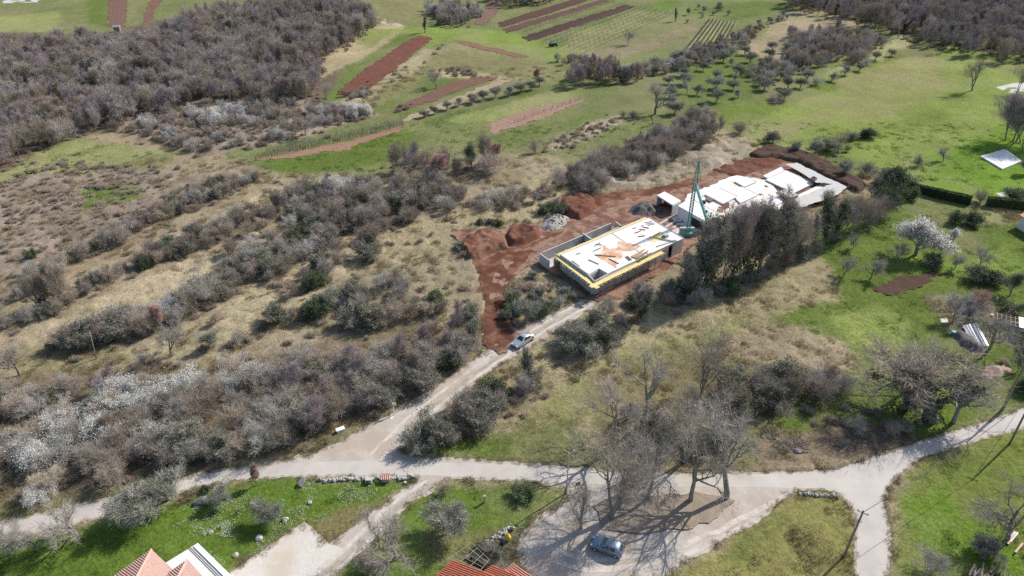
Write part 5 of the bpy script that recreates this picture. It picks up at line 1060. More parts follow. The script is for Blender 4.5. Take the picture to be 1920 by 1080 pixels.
# loose stones
def stones(name, poly, n, smin, smax, label, zf=None, seed=1, m=None):
    wp = WP(poly); P = np.array(wp); r = np.random.default_rng(seed); V = []; F = []; k0 = 0
    base = np.array([v.co[:] for v in _small[0].vertices]); fc = np.array([p.vertices[:] for p in _small[0].polygons])
    x = r.uniform(P[:, 0].min(), P[:, 0].max(), n * 3); y = r.uniform(P[:, 1].min(), P[:, 1].max(), n * 3); mm = inpoly(x, y, wp); x = x[mm][:n]; y = y[mm][:n]
    zz = h0(x, y) + (zf(x, y) if zf is not None else .05)
    for i in range(len(x)):
        s_ = smin + (smax - smin) * r.random() ** 2.5; v = base * s_ * r.uniform(.6, 1.2, 3); a = r.uniform(0, 6.28); c_, q_ = math.cos(a), math.sin(a)
        v = np.stack([v[:, 0] * c_ - v[:, 1] * q_, v[:, 0] * q_ + v[:, 1] * c_, v[:, 2]], 1) + (x[i], y[i], zz[i]); V.append(v); F.append(fc + k0); k0 += len(base)
    o = link(name, mesh_np(name, np.concatenate(V), np.concatenate(F), m or stone_m)); tag(o, label, 'stones', kind='stuff'); return o
def mound_z(poly, H, run):
    wp = WP(poly)
    def f(x, y): e = np.clip(edge_dist(x, y, wp) / run, 0, 1); return H * e * e * (3 - 2 * e) * .95 + .05
    return f
pr = [(1012,430),(1020,410),(1045,403),(1068,412),(1070,424),(1048,436),(1026,437)]
stones('rubble', pr, 260, .15, .7, 'broken white and grey rubble on the heap by the track', mound_z(pr, 1.5, 3), 3, rubble_m)
pr = [(1176,400),(1188,388),(1215,382),(1236,392),(1238,408),(1215,410),(1192,408)]
stones('rubble', pr, 220, .15, .55, 'dark broken rubble on the heap before the white box', mound_z(pr, 1.4, 2.5), 4, dark_steel)
stones('site_stones', DIRT, 1100, .08, .38, 'loose clods and stones strewn over the red earth', lambda x, y: rut(x, y) + .04, 5, mat('red_clods', (.40, .25, .18), (.26, .12, .08), 1))
stones('rubble', [(1000,500),(1030,470),(1016,462),(990,480),(970,510),(985,520)], 120, .1, .5, 'pale stones at the outer corner of the concrete basin', None, 8)
stones('verge_stones', [(600,906),(780,899),(850,905),(800,935),(620,912)], 90, .06, .25, 'small pale stones on the verge by the drive', None, 9)
# daisies on the lower lawns
for nm_, poly, n_, sd_ in (('daisies', [(330,1010),(300,970),(420,930),(560,905),(740,902),(640,985),(560,975),(480,1040),(420,1060)], 4200, 21), ('daisies', [(380,1000),(430,975),(440,1010),(400,1030)], 500, 22)):
    wp = WP(poly); P = np.array(wp); r = np.random.default_rng(sd_); x = r.uniform(P[:, 0].min(), P[:, 0].max(), n_ * 3); y = r.uniform(P[:, 1].min(), P[:, 1].max(), n_ * 3)
    mm = inpoly(x, y, wp) & (fbm(x, y, 2.6, 650, 3) > .55); x = x[mm][:n_]; y = y[mm][:n_]; p = Plant(3); v, f = p.quads(np.column_stack([x, y, h0(x, y) + .16]), .10, .9); v[:, 2] = np.repeat(h0(x, y) + .17, 4)
    tag(link(nm_, mesh_np(nm_, v, f, blossom)), 'drifts of white daisies on the lower lawn' if sd_ == 21 else 'thicker patch of white daisies near the terrace', 'flowers', kind='stuff')

# ------------------------------------------------------------------ the unfinished villa
def quad_at(pxs, z): return [W(p[0], p[1], z) for p in pxs]
def wall(mb, a, b, th_, z0, z1, m=0):
    d = Vector((b[0] - a[0], b[1] - a[1])).normalized(); n = Vector((-d.y, d.x)) * th_ / 2
    mb.prism([(a[0] - n.x, a[1] - n.y), (b[0] - n.x, b[1] - n.y), (b[0] + n.x, b[1] + n.y), (a[0] + n.x, a[1] + n.y)], z0, z1, m)
SZ = 3.5
a, b_, c, d = quad_at([(1050,478),(1115,527),(1282,447),(1217,408)], SZ)
p1, p2, p3 = quad_at([(1103,515),(1123,503),(1141,513)], SZ)
villa = empty('unfinished_villa', (*lerp(a, c, .5), 0), 0, 'raw concrete villa under construction with yellow formwork round its flat roof', 'building')
vo = Vector((*lerp(a, c, .5), 0))
def vb(mb, name, m, parent=villa, smooth=False):
    o = mb.build(name, m, parent, smooth); o.location = -vo; return o
mb = MB(); mb.prism([a, p1, p2, p3, c, d], SZ - .28, SZ); vb(mb, 'roof_slab', slab_m)
def inset(poly, k):
    cx_ = sum(p[0] for p in poly) / len(poly); cy_ = sum(p[1] for p in poly) / len(poly); return [(cx_ + (p[0] - cx_) * k, cy_ + (p[1] - cy_) * k) for p in poly]
A4 = inset([a, b_, c, d], .985)
for i in range(4):
    mb = MB(); q0, q1 = A4[i], A4[(i + 1) % 4]
    if i == 1:      # long near wall with dark openings
        L_ = 8; 
        for k in range(L_):
            s0, s1 = lerp(q0, q1, k / L_), lerp(q0, q1, (k + (.6 if k == 6 else 1.0)) / L_)
            wall(mb, s0, s1, .25, -.4, SZ - .285)
    else: wall(mb, q0, q1, .25, -.4, SZ - .285)
    vb(mb, 'wall', concrete)
mb = MB(); mb.prism(inset([a, b_, c, d], .93), -.3, .12); vb(mb, 'floor_slab', concrete)
mb = MB(); wall(mb, p1, b_, .18, SZ - 2.2, SZ + .04); wall(mb, b_, p3, .18, SZ - 2.2, SZ + .04); wall(mb, p3, p2, .18, SZ - 2.2, SZ - .29); wall(mb, p2, p1, .18, SZ - 2.2, SZ - .29); vb(mb, 'light_well_wall', concrete)
mb = MB(); mb.prism(inset([p1, p2, p3, b_], .95), SZ - 2.3, SZ - 2.1); vb(mb, 'light_well_floor', concrete)
mb = MB(); wall(mb, lerp(a, p1, 0), p1, .2, SZ, SZ + .22); wall(mb, a, lerp(a, d, .98), .14, SZ, SZ + .1); wall(mb, p3, c, .14, SZ, SZ + .1); wall(mb, d, c, .14, SZ, SZ + .1); vb(mb, 'roof_upstand', concrete)
mb = MB(); m1 = lerp(a, d, .56); m2 = lerp(p3, c, .47); wall(mb, m1, m2, .3, SZ, SZ + .05); vb(mb, 'roof_joint', concrete)
# formwork boards, joists and props
side = [(a, d, 1.0), (a, b_, 1.0), (b_, lerp(b_, c, .72), 1.0)]
cen = Vector(lerp(a, c, .5))
for si, (q0, q1, _) in enumerate(side):
    q0 = Vector(q0); q1 = Vector(q1); L_ = (q1 - q0).length; dr = (q1 - q0) / L_; nr_ = Vector((-dr.y, dr.x))
    if (cen - q0).dot(nr_) > 0: nr_ = -nr_
    n_ = int(L_ / 1.6); pw = .45; rows = 2
    for k in range(-1 if si == 2 else 0, n_ + (1 if si == 1 else 0)):
        for r_ in range(rows):
            s0 = q0 + dr * (k * L_ / n_ + .02) + nr_ * (.13 + r_ * pw); s1 = q0 + dr * ((k + 1) * L_ / n_ - .02) + nr_ * (.13 + r_ * pw)
            m_ = MB(); zt = SZ - .34 + R.uniform(-.015, .015); m_.prism([tuple(s0), tuple(s1), tuple(s1 + nr_ * (pw - .03)), tuple(s0 + nr_ * (pw - .03))], zt, zt + .045); vb(m_, 'formwork_board', formply)
    jo = MB(); n2_ = int(L_ / .55)
    for k in range(n2_ + 1):
        e = R.uniform(0, .45); s0 = q0 + dr * (k * L_ / n2_) + nr_ * .05; s1 = s0 + nr_ * (.98 + e); jo.bar((*s0, SZ - .43), (*s1, SZ - .43), .09, .14)
    o = vb(jo, 'joists', formply); o['kind'] = 'stuff'
    for k in range(int(L_ / 1.9) + 1):
        s0 = q0 + dr * (k * 1.9 + .2) + nr_ * 1.1; m_ = MB(); m_.tube([(*s0, h0s(*s0) - .1), (*s0, SZ - .5)], [.05, .05], 5); m_.bar((s0.x - .12, s0.y, h0s(*s0) + .04), (s0.x + .12, s0.y, h0s(*s0) + .04), .24, .02); vb(m_, 'prop', dark_steel)
# basin beside the villa
q = quad_at([(1012,475),(1030,488),(1165,423),(1154,415)], 2.6)
bas = empty('concrete_basin', (*q[0], 0), 0, 'long narrow raw concrete basin along the upper side of the villa', 'basin'); bo = Vector((*q[0], 0))
for i in range(4):
    mb = MB(); wall(mb, lerp(q[i], q[(i + 1) % 4], .012 if i % 2 == 0 else .06), lerp(q[i], q[(i + 1) % 4], 1.0 if i % 2 == 0 else .96), .22, -.4, 2.6 + .003 * i); o = mb.build('wall', concrete, bas); o.location = -bo
mb = MB(); mb.prism(inset(q, .97), -.2, .5); o = mb.build('floor', concrete, bas); o.location = -bo
mb = MB(); w0, w1 = quad_at([(1093,437),(1109,448)], 2.7); wall(mb, w0, w1, .3, 0.5, 2.72); o = mb.build('crosswall', concrete, bas); o.location = -bo
# things lying on the roof slab (zoomed coordinates of the slab: 1000+X/6, 380+Y/6)
def S(X, Y, z=SZ): return W(1000 + X / 6, 380 + Y / 6, z)
def slabmark(pts, m, label, name='sand_spread', h=.02, cat='sand'):
    P = [S(*p) for p in pts]; P2 = []
    for i in range(len(P)):
        for k in range(6):
            p = lerp(P[i], P[(i + 1) % len(P)], k / 6); P2.append((p[0] + R.uniform(-.13, .13), p[1] + R.uniform(-.13, .13)))
    q_ = geometry.delaunay_2d_cdt([Vector(p) for p in P2], [(i, (i + 1) % len(P2)) for i in range(len(P2))], [], 1, 1e-5)
    V = np.array([(v.x, v.y, SZ + h) for v in q_[0]]); F = np.array([f for f in q_[2] if len(f) == 3]); ce = V[F].mean(1); F = F[inpoly(ce[:, 0], ce[:, 1], P2)]
    o = link(name, mesh_np(name, V, F, m)); tag(o, label, cat); return o
slabmark([(950,430),(1060,455),(1180,470),(1215,495),(1110,545),(1000,545),(1015,610),(940,640),(930,740),(880,700),(700,600),(770,555),(790,480),(860,520),(940,510)], orange_ply, 'rust orange sand spilled across the middle of the roof slab')
slabmark([(1290,410),(1430,330),(1500,395),(1340,445)], formply, 'pale yellow plywood sheet near the far end of the slab', 'plywood_sheet', .03, 'board')
beams = [((690,590),(930,612),.22,'long dark steel beam crossing the orange sand',dark_steel), ((850,635),(960,690),.2,'short dark beam end on the orange sand',dark_steel), ((620,645),(735,695),.14,'thin dark bar lying on the near half of the slab',dark_steel), ((435,655),(520,720),.1,'thin pipe near the front edge of the slab',dark_steel),
 ((1300,408),(1435,330),.25,'brown timber beam on the yellow plywood sheet',timber), ((1380,500),(1570,440),.12,'thin bar along the near edge of the far slab half',dark_steel), ((1035,610),(1085,655),.16,'left of two short dark bars beside the timber stack',dark_steel), ((1055,603),(1105,648),.16,'right of two short dark bars beside the timber stack',dark_steel),
 ((690,490),(750,455),.18,'upper dark stub bar on the left part of the slab',dark_steel), ((672,552),(765,510),.16,'lower dark stub bar on the left part of the slab',dark_steel), ((480,583),(525,573),.12,'small lone dark bar near the slab corner',dark_steel), ((700,470),(775,480),.1,'thin bar crossing between the two stub bars',dark_steel),
 ((1120,295),(1150,285),.22,'small dark block at the left of the tool cluster',dark_steel), ((1160,340),(1210,320),.2,'dark bar in the middle of the tool cluster',dark_steel), ((1190,300),(1260,310),.18,'crosswise dark bar of the tool cluster',dark_steel), ((1230,275),(1300,290),.2,'dark bar at the upper end of the tool cluster',dark_steel), ((1180,385),(1255,375),.3,'thick dark block below the tool cluster',dark_steel),
 ((1210,265),(1240,260),.12,'tiny bar above the tool cluster',dark_steel), ((1250,230),(1330,215),.14,'first grey bar near the far slab edge',timber_grey), ((1270,245),(1350,228),.14,'second grey bar near the far slab edge',timber_grey), ((1290,258),(1370,240),.14,'third grey bar near the far slab edge',timber_grey), ((1140,345),(1180,335),.15,'short bar left of the tool cluster',dark_steel)]
for A_, B_, w_, lab, m_ in beams:
    A2 = S(*A_); B2 = S(*B_); o_ = Vector((*A2, SZ)); mb = MB(); mb.bar((0, 0, .09), (B2[0] - A2[0], B2[1] - A2[1], .09), w_ * .7, .1); o = mb.build('beam', m_, None, loc=o_); tag(o, lab, 'beam')
st = empty('timber_stack', (*S(1190, 570), SZ), 0, 'stack of orange-brown planks at the near edge of the roof slab', 'timber'); so = Vector((*S(1190, 570), SZ))
for k in range(9):
    A2 = Vector((*S(1100 + k * 12, 612 + k * 5), SZ + .1 + .05 * (k % 3))); B2 = Vector((*S(1250 + k * 14 - (k % 3) * 20, 530 + k * 6), SZ + .12 + .05 * (k % 3))); mb = MB(); mb.bar(A2 - so, B2 - so, .26 if k < 6 else .12, .05); mb.build('plank', timber if k < 7 else dark_steel, st)
for k in range(2):
    A2 = Vector((*S(1190 + k * 55, 590 - k * 30), SZ + .03)); B2 = Vector((*S(1235 + k * 60, 612 - k * 30), SZ + .03)); mb = MB(); mb.bar(A2 - so, B2 - so, .1, .06); mb.build('bearer', dark_steel, st)
pa = empty('pallet', (*S(1485, 383), SZ), .7, 'small pallet of grey blocks near the far corner of the slab', 'pallet')
for k in range(5): mb = MB(); mb.box(-.55, -.5 + k * .22, .1, .55, -.36 + k * .22, .14); mb.build('slat', timber_grey, pa)
for k in range(3): mb = MB(); mb.box(-.55 + k * .48, -.5, .0, -.42 + k * .48, .52, .1); mb.build('block', timber_grey, pa)
mb = MB(); mb.box(-.45, -.4, .142, .4, .4, .5); mb.build('load', concrete, pa)
# planks at the foot of the near corner
pk = empty('timber_stack', (*W(1138, 556), 0), 0, 'loose formwork planks heaped at the end of the gravel lane', 'timber'); po = Vector((*W(1138, 556), 0))
for k in range(12):
    y0 = R.uniform(-8, 8); A2 = Vector((*W(1112 + R.uniform(-6, 8), 562 + y0), .1 + k * .05)); B2 = Vector((*W(1150 + R.uniform(-8, 6), 543 + y0), .15 + k * .05)); mb = MB(); mb.bar(A2 - po, B2 - po, .24, .05); mb.build('plank', (timber, orange_ply, timber_grey, formply)[k % 4], pk)
# ---- open white box, second white block and the low roofs behind
def block(name, pts, z, label, cat='building', m=whitewall, top=slab_m, h=None, over=0.0):
    P = quad_at(pts, z); C0 = Vector((*lerp(P[0], P[2], .5), 0)); o = empty(name, tuple(C0), 0, label, cat)
    mb = MB(); mb.prism([(p[0] - C0.x, p[1] - C0.y) for p in inset(P, .985)], -.5, z - .2); mb.build('wall', m, o)
    mb = MB(); Q = [(p[0] - C0.x, p[1] - C0.y) for p in P]; mb.prism(Q, z - .197, z); mb.build('roof_slab', top, o)
    mb = MB()
    for i in range(len(Q)): wall(mb, lerp(Q[i], Q[(i + 1) % len(Q)], .02), lerp(Q[i], Q[(i + 1) % len(Q)], .98), .12, z, z + .07)
    mb.build('roof_edge', m, o); return o, Q, C0
P = quad_at([(1232,366),(1261,384),(1277,376),(1246,359)], 3.0); C0 = Vector((*P[0], 0)); Q = [(p[0] - C0.x, p[1] - C0.y) for p in P]
go = empty('open_white_box', tuple(C0), 0, 'open-fronted white concrete box with brown brick inside', 'building')
mb = MB(); mb.prism(Q, 2.75, 3.0); mb.build('roof_slab', slab_m, go)
mb = MB(); wall(mb, lerp(Q[0], Q[3], .05), lerp(Q[0], Q[3], .98), .22, -.3, 2.747); mb.build('wall', whitewall, go)
mb = MB(); wall(mb, lerp(Q[1], Q[2], .05), lerp(Q[1], Q[2], .98), .22, -.3, 2.747); mb.build('wall', whitewall, go)
mb = MB(); wall(mb, lerp(Q[3], Q[2], .04), lerp(Q[3], Q[2], .95), .22, -.3, 2.744); mb.build('back_wall', brick_m, go)
mb = MB(); mb.prism(inset(Q, 1.05), -.3, .08); mb.build('floor', concrete, go)
o, Q, C0 = block('white_block', [(1271,386),(1325,416),(1352,403),(1297,372)], 3.0, 'plain white flat-roofed block with a doorway of painted shade behind the crane mast')
mb = MB(); e0 = lerp(Q[0], Q[1], .52); e1 = lerp(Q[0], Q[1], .92); wall(mb, e0, e1, .08, -.2, 2.3); mb.build('doorway', mat('doorway_shade', (.05, .045, .045), (.035, .03, .03), 2), o)  # flat dark panel on the solid wall, its colour is the doorway's inner shade
ROOFS = [([(1321,364),(1348,352),(1383,368),(1356,382)], 2.8, 'white flat roof with the left square opening'), ([(1367,359),(1392,350),(1422,365),(1388,381)], 2.6, 'white flat roof in the middle with red earth beside it'),
 ([(1377,340),(1400,331),(1419,340),(1396,350)], 2.7, 'small raised white roof on the track side'), ([(1431,330),(1465,313),(1471,320),(1440,334)], 2.9, 'long narrow white roof at the track side'),
 ([(1436,337),(1473,319),(1527,343),(1488,362)], 2.7, 'largest white flat roof of the villa complex'), ([(1496,366),(1554,339),(1560,343),(1499,372)], 2.4, 'narrow white parapet strip at the far end'),
 ([(1395,386),(1440,364),(1470,378),(1425,400)], 2.2, 'low white roof behind the tree tops'), ([(1352,402),(1378,389),(1408,404),(1382,418)], 2.5, 'white terrace roof nearest the dark trees')]
for pts, z, lab in ROOFS: block('flat_roofed_wing', pts, .45 + (z - 2) * .5, lab)
mb = MB(); Q = quad_at([(1322,372),(1330,368),(1341,373),(1332,378)], .87); mb.prism(Q, .8, .88); tag(mb.build('roof_opening_shade', dark_steel), 'dark slab painted as the shaded square opening in the left white roof', 'opening')  # solid dark slab on the roof, coloured as the shade in a hole
mb = MB(); Q = quad_at([(1461,359),(1473,354),(1497,365),(1484,371)], 1.6); mb.prism(Q, 1.0, 1.62); tag(mb.build('courtyard', gravelgrey), 'sunken grey courtyard between the white roofs', 'courtyard', kind='structure')
sheet('gravel_fill', quad_at([(1474,309),(1492,306),(1528,323),(1562,340),(1590,352),(1560,372),(1500,390),(1450,396),(1480,378),(1560,346),(1530,344)], 1.2), gravelgrey, .9, 1.2, jitter=.3, label='grey gravel fill along the far edge of the white roofs', cat='gravel')
sheet('concrete_apron', quad_at([(1260,414),(1300,440),(1350,424),(1400,412),(1480,388),(1440,340),(1380,330),(1330,350),(1290,366)], .2), mat('dusty_apron', (.80, .78, .75), (.72, .69, .65), .6, c3=(.70, .61, .53), s3=.16), .9, .2, jitter=.3, label='pale dusty concrete apron between the white roofs', cat='apron')
mb = MB(); w_ = quad_at([(1521,334),(1526,332),(1531,335),(1526,338)], 1.7)
for i in range(4): wall(mb, w_[i], w_[(i + 1) % 4], .25, .9, 1.9)
tag(mb.build('well_frame', dark_steel), 'small dark square well frame on the grey gravel', 'frame')
for i, (A_, B_) in enumerate([((1236,422),(1270,403)), ((1243,430),(1272,412)), ((1262,428),(1275,418))]):
    A2 = W(*A_, .4); B2 = W(*B_, .4); mb = MB(); wall(mb, A2, B2, .5, -.2, .7 - .1 * i); tag(mb.build('foundation_wall', concrete), ('upper', 'lower', 'short')[i] + ' pale foundation wall between villa and white block', 'wall')
sheet('concrete_floor', quad_at([(1252,438),(1278,426),(1300,440),(1285,452),(1268,448)], .1), concrete, .8, .12, label='bluish concrete floor under the crane mast', cat='floor')
# ---- crane folded on the site
cb = W(1288, 446, 0); cr = empty('folded_crane', (*cb, 0), 0, 'teal self-erecting crane with its jib folded down beside the mast', 'crane')
def lattice(mb, A, B, w0, w1, n, br=.05, ch=.09):
    A = Vector(A); B = Vector(B); dd = (B - A).normalized(); u = dd.cross(Vector((.3, 1, .1))).normalized(); v = dd.cross(u); cs = [(-1, -1), (1, -1), (1, 1), (-1, 1)]
    pt = lambda k, i: A.lerp(B, k / n) + (u * cs[i][0] + v * cs[i][1]) * ((w0 + (w1 - w0) * k / n) / 2)
    for i in range(4): mb.bar(pt(0, i), pt(n, i), ch)
    for k in range(n):
        for i in range(4): mb.bar(pt(k, i), pt(k + 1, (i + 1) % 4), br); mb.bar(pt(k, i), pt(k, (i + 1) % 4), br)
MT = 12.2
mb = MB(); lattice(mb, (0, 0, .6), (0, 0, MT), .62, .55, 18, .07, .15); mb.build('mast', teal_dark, cr)
mb = MB(); mb.box(-1.3, -1.3, .1, 1.3, 1.3, .35); mb.box(-.9, -.6, .35, .9, .6, 1.3); mb.build('base_frame', teal_dark, cr)
mb = MB(); mb.box(-1.5, .7, .36, 1.5, 1.3, 1.9); mb.build('ballast', concrete, cr)
mb = MB(); lattice(mb, (0, 0, MT), (.15, .1, MT + 4.8), .9, .12, 7, .05, .1); mb.build('apex_tip', teal_dark, cr)
je = W(1337, 448, 5.0); je = Vector((je[0] - cb[0], je[1] - cb[1], 5.0))
mb = MB(); lattice(mb, (.1, 0, MT), tuple(je), .36, .45, 15, .06, .12); mb.bar((.1, 0, MT), tuple(je), .16, .2); mb.build('jib', teal_light, cr)
mb = MB(); mb.bar((.15, .1, MT + 4.6), tuple(Vector((.1, 0, MT)).lerp(je, .3) + Vector((.3, 0, .6))), .05); mb.bar((.15, .1, MT + 4.6), (.6, .6, MT - 1), .05); mb.build('stay_cable', wire_m, cr)
mb = MB(); pj = Vector((.1, 0, MT)).lerp(je, .35) + Vector((.5, .1, .1)); mb.box(pj.x - .25, pj.y - .25, pj.z - .4, pj.x + .3, pj.y + .25, pj.z + .3); mb.build('trolley', dark_steel, cr)
mb = MB(); pj = Vector((.1, 0, MT)).lerp(je, .52) + Vector((.4, .1, .1)); mb.box(pj.x - .2, pj.y - .2, pj.z - .3, pj.x + .2, pj.y + .2, pj.z + .2); mb.build('hook_block', dark_steel, cr)

# ------------------------------------------------------------------ houses at the lower edge
def tiles(E0, u, Lu, v, Lv, z, slope, clipf, sp=.25, mt=0, mb=None, mu=1, rise=.14):
    """barrel tiles on the roof plane whose eave runs from E0 along u and which climbs along v; clipf(s) = run up the slope at s"""
    E0 = Vector((*E0, z)); u = Vector((*u, 0)); v = Vector((*v, 0)); up = (v + Vector((0, 0, math.tan(slope)))); n = int(Lu / sp)
    for k in range(n):
        s_ = (k + .5) * sp; rn = clipf(s_)
        if rn < .1: continue
        rows = max(1, int(rn / .42)); base = E0 + u * s_
        for j in range(rows):
            r0, r1 = j * rn / rows, (j + 1) * rn / rows + .02; lift0 = .035 + .02; lift1 = .035
            vs = []
            for rr_, lf in ((r0, lift0), (r1, lift1)):
                p = base + up * rr_ + Vector((0, 0, lf))
                for aa in (-1, -.5, .5, 1): vs.append(p + u * (aa * sp * .36) + Vector((0, 0, rise * (1 - abs(aa)) * 1.5)))
            mb.add(vs, [(0, 1, 5, 4), (1, 2, 6, 5), (2, 3, 7, 6), (0, 3, 2, 1)], mt)
def v2(a, b): d = Vector((b[0] - a[0], b[1] - a[1])); return d.normalized()
def hip_house(E0p, Lp, LL, Rp, LR, z, slope, name, label, tm, wm, sp=.25, zb=-.3, extra=None):
    E0 = Vector(W(*E0p, z)); uL = v2(E0, W(*Lp, z)); uR = Vector((-uL.y, uL.x))
    if uR.dot(v2(E0, W(*Rp, z))) < 0: uR = -uR
    o = empty(name, (*E0, 0), 0, label, 'house'); T_ = math.tan(slope); hm = min(LL, LR) / 2
    O = Vector((0, 0)); c0, c1, c2_, c3 = O, uL * LL, uL * LL + uR * LR, uR * LR
    inn = .35
    Q = [(c0 + (uL + uR) * inn), (c1 + (-uL + uR) * inn), (c2_ + (-uL - uR) * inn), (c3 + (uL - uR) * inn)]
    mb = MB(); mb.prism([tuple(q_) for q_ in Q], zb, z - .06); mb.build('wall', wm, o)
    # boards under the tiles
    if LL >= LR: r0, r1 = (c0 + (uL + uR) * hm), (c1 + (-uL + uR) * hm)
    else: r0, r1 = (c0 + (uL + uR) * hm), (c3 + (uL - uR) * hm)
    zr = z + hm * T_; C = [Vector((*c_, z)) for c_ in (c0, c1, c2_, c3)]; r0_, r1_ = Vector((*r0, zr)), Vector((*r1, zr))
    mb = MB(); vs = C + [r0_, r1_] + [c_ - Vector((0, 0, .12)) for c_ in C]
    fs = [(0, 1, 5, 4), (1, 2, 5), (2, 3, 4, 5), (3, 0, 4)] if LL >= LR else [(0, 1, 4), (1, 2, 5, 4), (2, 3, 5), (3, 0, 4, 5)]
    fs += [(0, 6, 7, 1), (1, 7, 8, 2), (2, 8, 9, 3), (3, 9, 6, 0), (9, 8, 7, 6)]; mb.add(vs, fs); mb.build('roof', tile_under, o)
    for (e, u_, L_, v_) in ((c0, uL, LL, uR), (c0, uR, LR, uL), (c1, uR, LR, -uL), (c3, uL, LL, -uR)):
        mb = MB(); tiles(tuple(e), tuple(u_), L_, tuple(v_), 0, z, slope, lambda s_: min(s_, L_ - s_, hm) - .05, sp, mb=mb); ob = mb.build('roof_tiles', [tm], o); ob['kind'] = 'stuff'
    mb = MB()
    for a_, b2 in ((C[0], r0_), (C[1], r1_ if LL >= LR else r0_), (C[2], r1_), (C[3], r0_ if LL >= LR else r1_), (r0_, r1_)):
        n_ = max(1, int((b2 - a_).length / .4))
        for k in range(n_): mb.tube([a_.lerp(b2, k / n_) + Vector((0, 0, .08)), a_.lerp(b2, (k + 1.05) / n_) + Vector((0, 0, .07))], [.13, .11], 6)
    ob = mb.build('ridge_tiles', tm, o); ob['kind'] = 'stuff'
    mb = MB(); 
    for a_, b2 in ((C[0], C[1]), (C[0], C[3])): mb.bar(a_ - Vector((0, 0, .05)), b2 - Vector((0, 0, .05)), .12, .1)
    mb.build('gutter', bark_pale, o)
    return o
hip_house((284,1031), (215,1080), 9.5, (320,1069), 8, 3.4, math.radians(20), 'villa_house', 'white house with the larger pale pink tiled roof at the lower edge', pinktile, whitewall)
hip_house((351,1050), (319,1072), 4.2, (382,1081), 6, 3.6, math.radians(20), 'villa_house', 'smaller pale pink tiled roof between the larger one and the terrace', pinktile, whitewall)
T0 = quad_at([(309,1056),(366,1021),(432,1086),(375,1125)], 3.0); C0 = Vector((*T0[0], 0)); Q = [(p[0] - C0.x, p[1] - C0.y) for p in T0]
to = empty('white_terrace', tuple(C0), 0, 'raised white terrace with a broad parapet beside the pink roofs', 'terrace')
mb = MB(); mb.prism(inset(Q, .985), -.3, 2.8); mb.build('wall', whitewall, to)
for i in range(4):
    for j in range(3):
        s00 = lerp(lerp(Q[0], Q[1], j / 3), lerp(Q[3], Q[2], j / 3), i / 4); s10 = lerp(lerp(Q[0], Q[1], (j + 1) / 3), lerp(Q[3], Q[2], (j + 1) / 3), i / 4); s11 = lerp(lerp(Q[0], Q[1], (j + 1) / 3), lerp(Q[3], Q[2], (j + 1) / 3), (i + 1) / 4); s01 = lerp(lerp(Q[0], Q[1], j / 3), lerp(Q[3], Q[2], j / 3), (i + 1) / 4)
        mb = MB(); mb.prism(inset([s00, s10, s11, s01], .99), 2.8, 3.0); mb.build('paving_panel', slab_m, to)
mb = MB(); wall(mb, lerp(Q[1], Q[2], .02), Q[2], .55, 2.6, 3.14); mb.build('parapet', mat('white_paint', (.84, .83, .80), (.78, .77, .74), 2), to)
mb = MB(); n_ = (Vector(Q[0]) - Vector(Q[1])).normalized() * .55
for k in range(2): mb.tube([(*(Vector(Q[1]) + n_ * (1 + k * .35)), 3.05), (*(Vector(Q[2]) + n_ * (1 + k * .35)), 3.05)], [.03, .03], 4)
mb.build('pipe', timber_grey, to)
# terracotta sheds
def shed_roof(cp, Ep, LE, Up, LU, z, slope, label, tm, sp=.27):
    c_ = Vector(W(*cp, z)); u_ = v2(c_, W(*Ep, z)); w_ = v2(c_, W(*Up, z)); o = empty('terracotta_house', (*c_, 0), 0, label, 'house'); T_ = math.tan(slope)
    P = [Vector((0, 0)), u_ * LE, u_ * LE + w_ * LU, w_ * LU]; mb = MB(); I = inset([tuple(p) for p in P], .93); mb.prism(I, -.3, z - .12); mb.build('wall', mat('plaster', (.55, .50, .44), (.48, .43, .37), 2), o)
    mb = MB(); vs = [(*P[0], z), (*P[1], z), (*P[2], z + LU * T_), (*P[3], z + LU * T_)]; vs += [(a_, b2, c2_ - .1) for a_, b2, c2_ in vs]; mb.add(vs, [(0, 1, 2, 3), (7, 6, 5, 4), (0, 4, 5, 1), (1, 5, 6, 2), (2, 6, 7, 3), (3, 7, 4, 0)]); mb.build('roof', tile_under, o)
    mb = MB(); tiles((0, 0), tuple(u_), LE, tuple(w_), 0, z, slope, lambda s_: LU, sp, mb=mb, rise=.14); ob = mb.build('roof_tiles', tm, o); ob['kind'] = 'stuff'; return o
shed_roof((849,1050), (818,1079), 5.5, (903,1079), 5.5, 2.9, math.radians(12), 'house with striped red tile roof, nearest the drive', terracotta)
shed_roof((923,1060), (900,1077), 3.0, (960,1082), 4.0, 2.7, math.radians(14), 'narrow terracotta roof between the striped and the salmon roof', terracotta)
shed_roof((963,1057), (942,1071), 3.0, (990,1079), 4.5, 2.8, math.radians(10), 'salmon tiled roof beside the curved lay-by', mat('salmon_tile', (.66, .34, .25), (.58, .28, .20), 3))
pg = empty('pergola', (*W(870, 1052), 0), 0, 'thin metal pergola frame behind the striped roof', 'pergola'); po = Vector((*W(870, 1052), 0))
q = quad_at([(836,1052),(884,1018),(918,1050),(898,1074)], 2.3)
for i in range(4):
    mb = MB(); mb.tube([Vector((*q[i], 0)) - po, Vector((*q[i], 2.3)) - po], [.035, .035], 5); mb.build('post', bark_pale, pg)
for k in range(6):
    mb = MB(); mb.bar(Vector((*lerp(q[0], q[1], k / 5), 2.33)) - po, Vector((*lerp(q[3], q[2], k / 5), 2.33)) - po, .05); mb.build('rail', bark_pale, pg)
for k in range(4):
    mb = MB(); mb.bar(Vector((*lerp(q[0], q[3], k / 3), 2.39)) - po, Vector((*lerp(q[1], q[2], k / 3), 2.39)) - po, .05); mb.build('rail', bark_pale, pg)
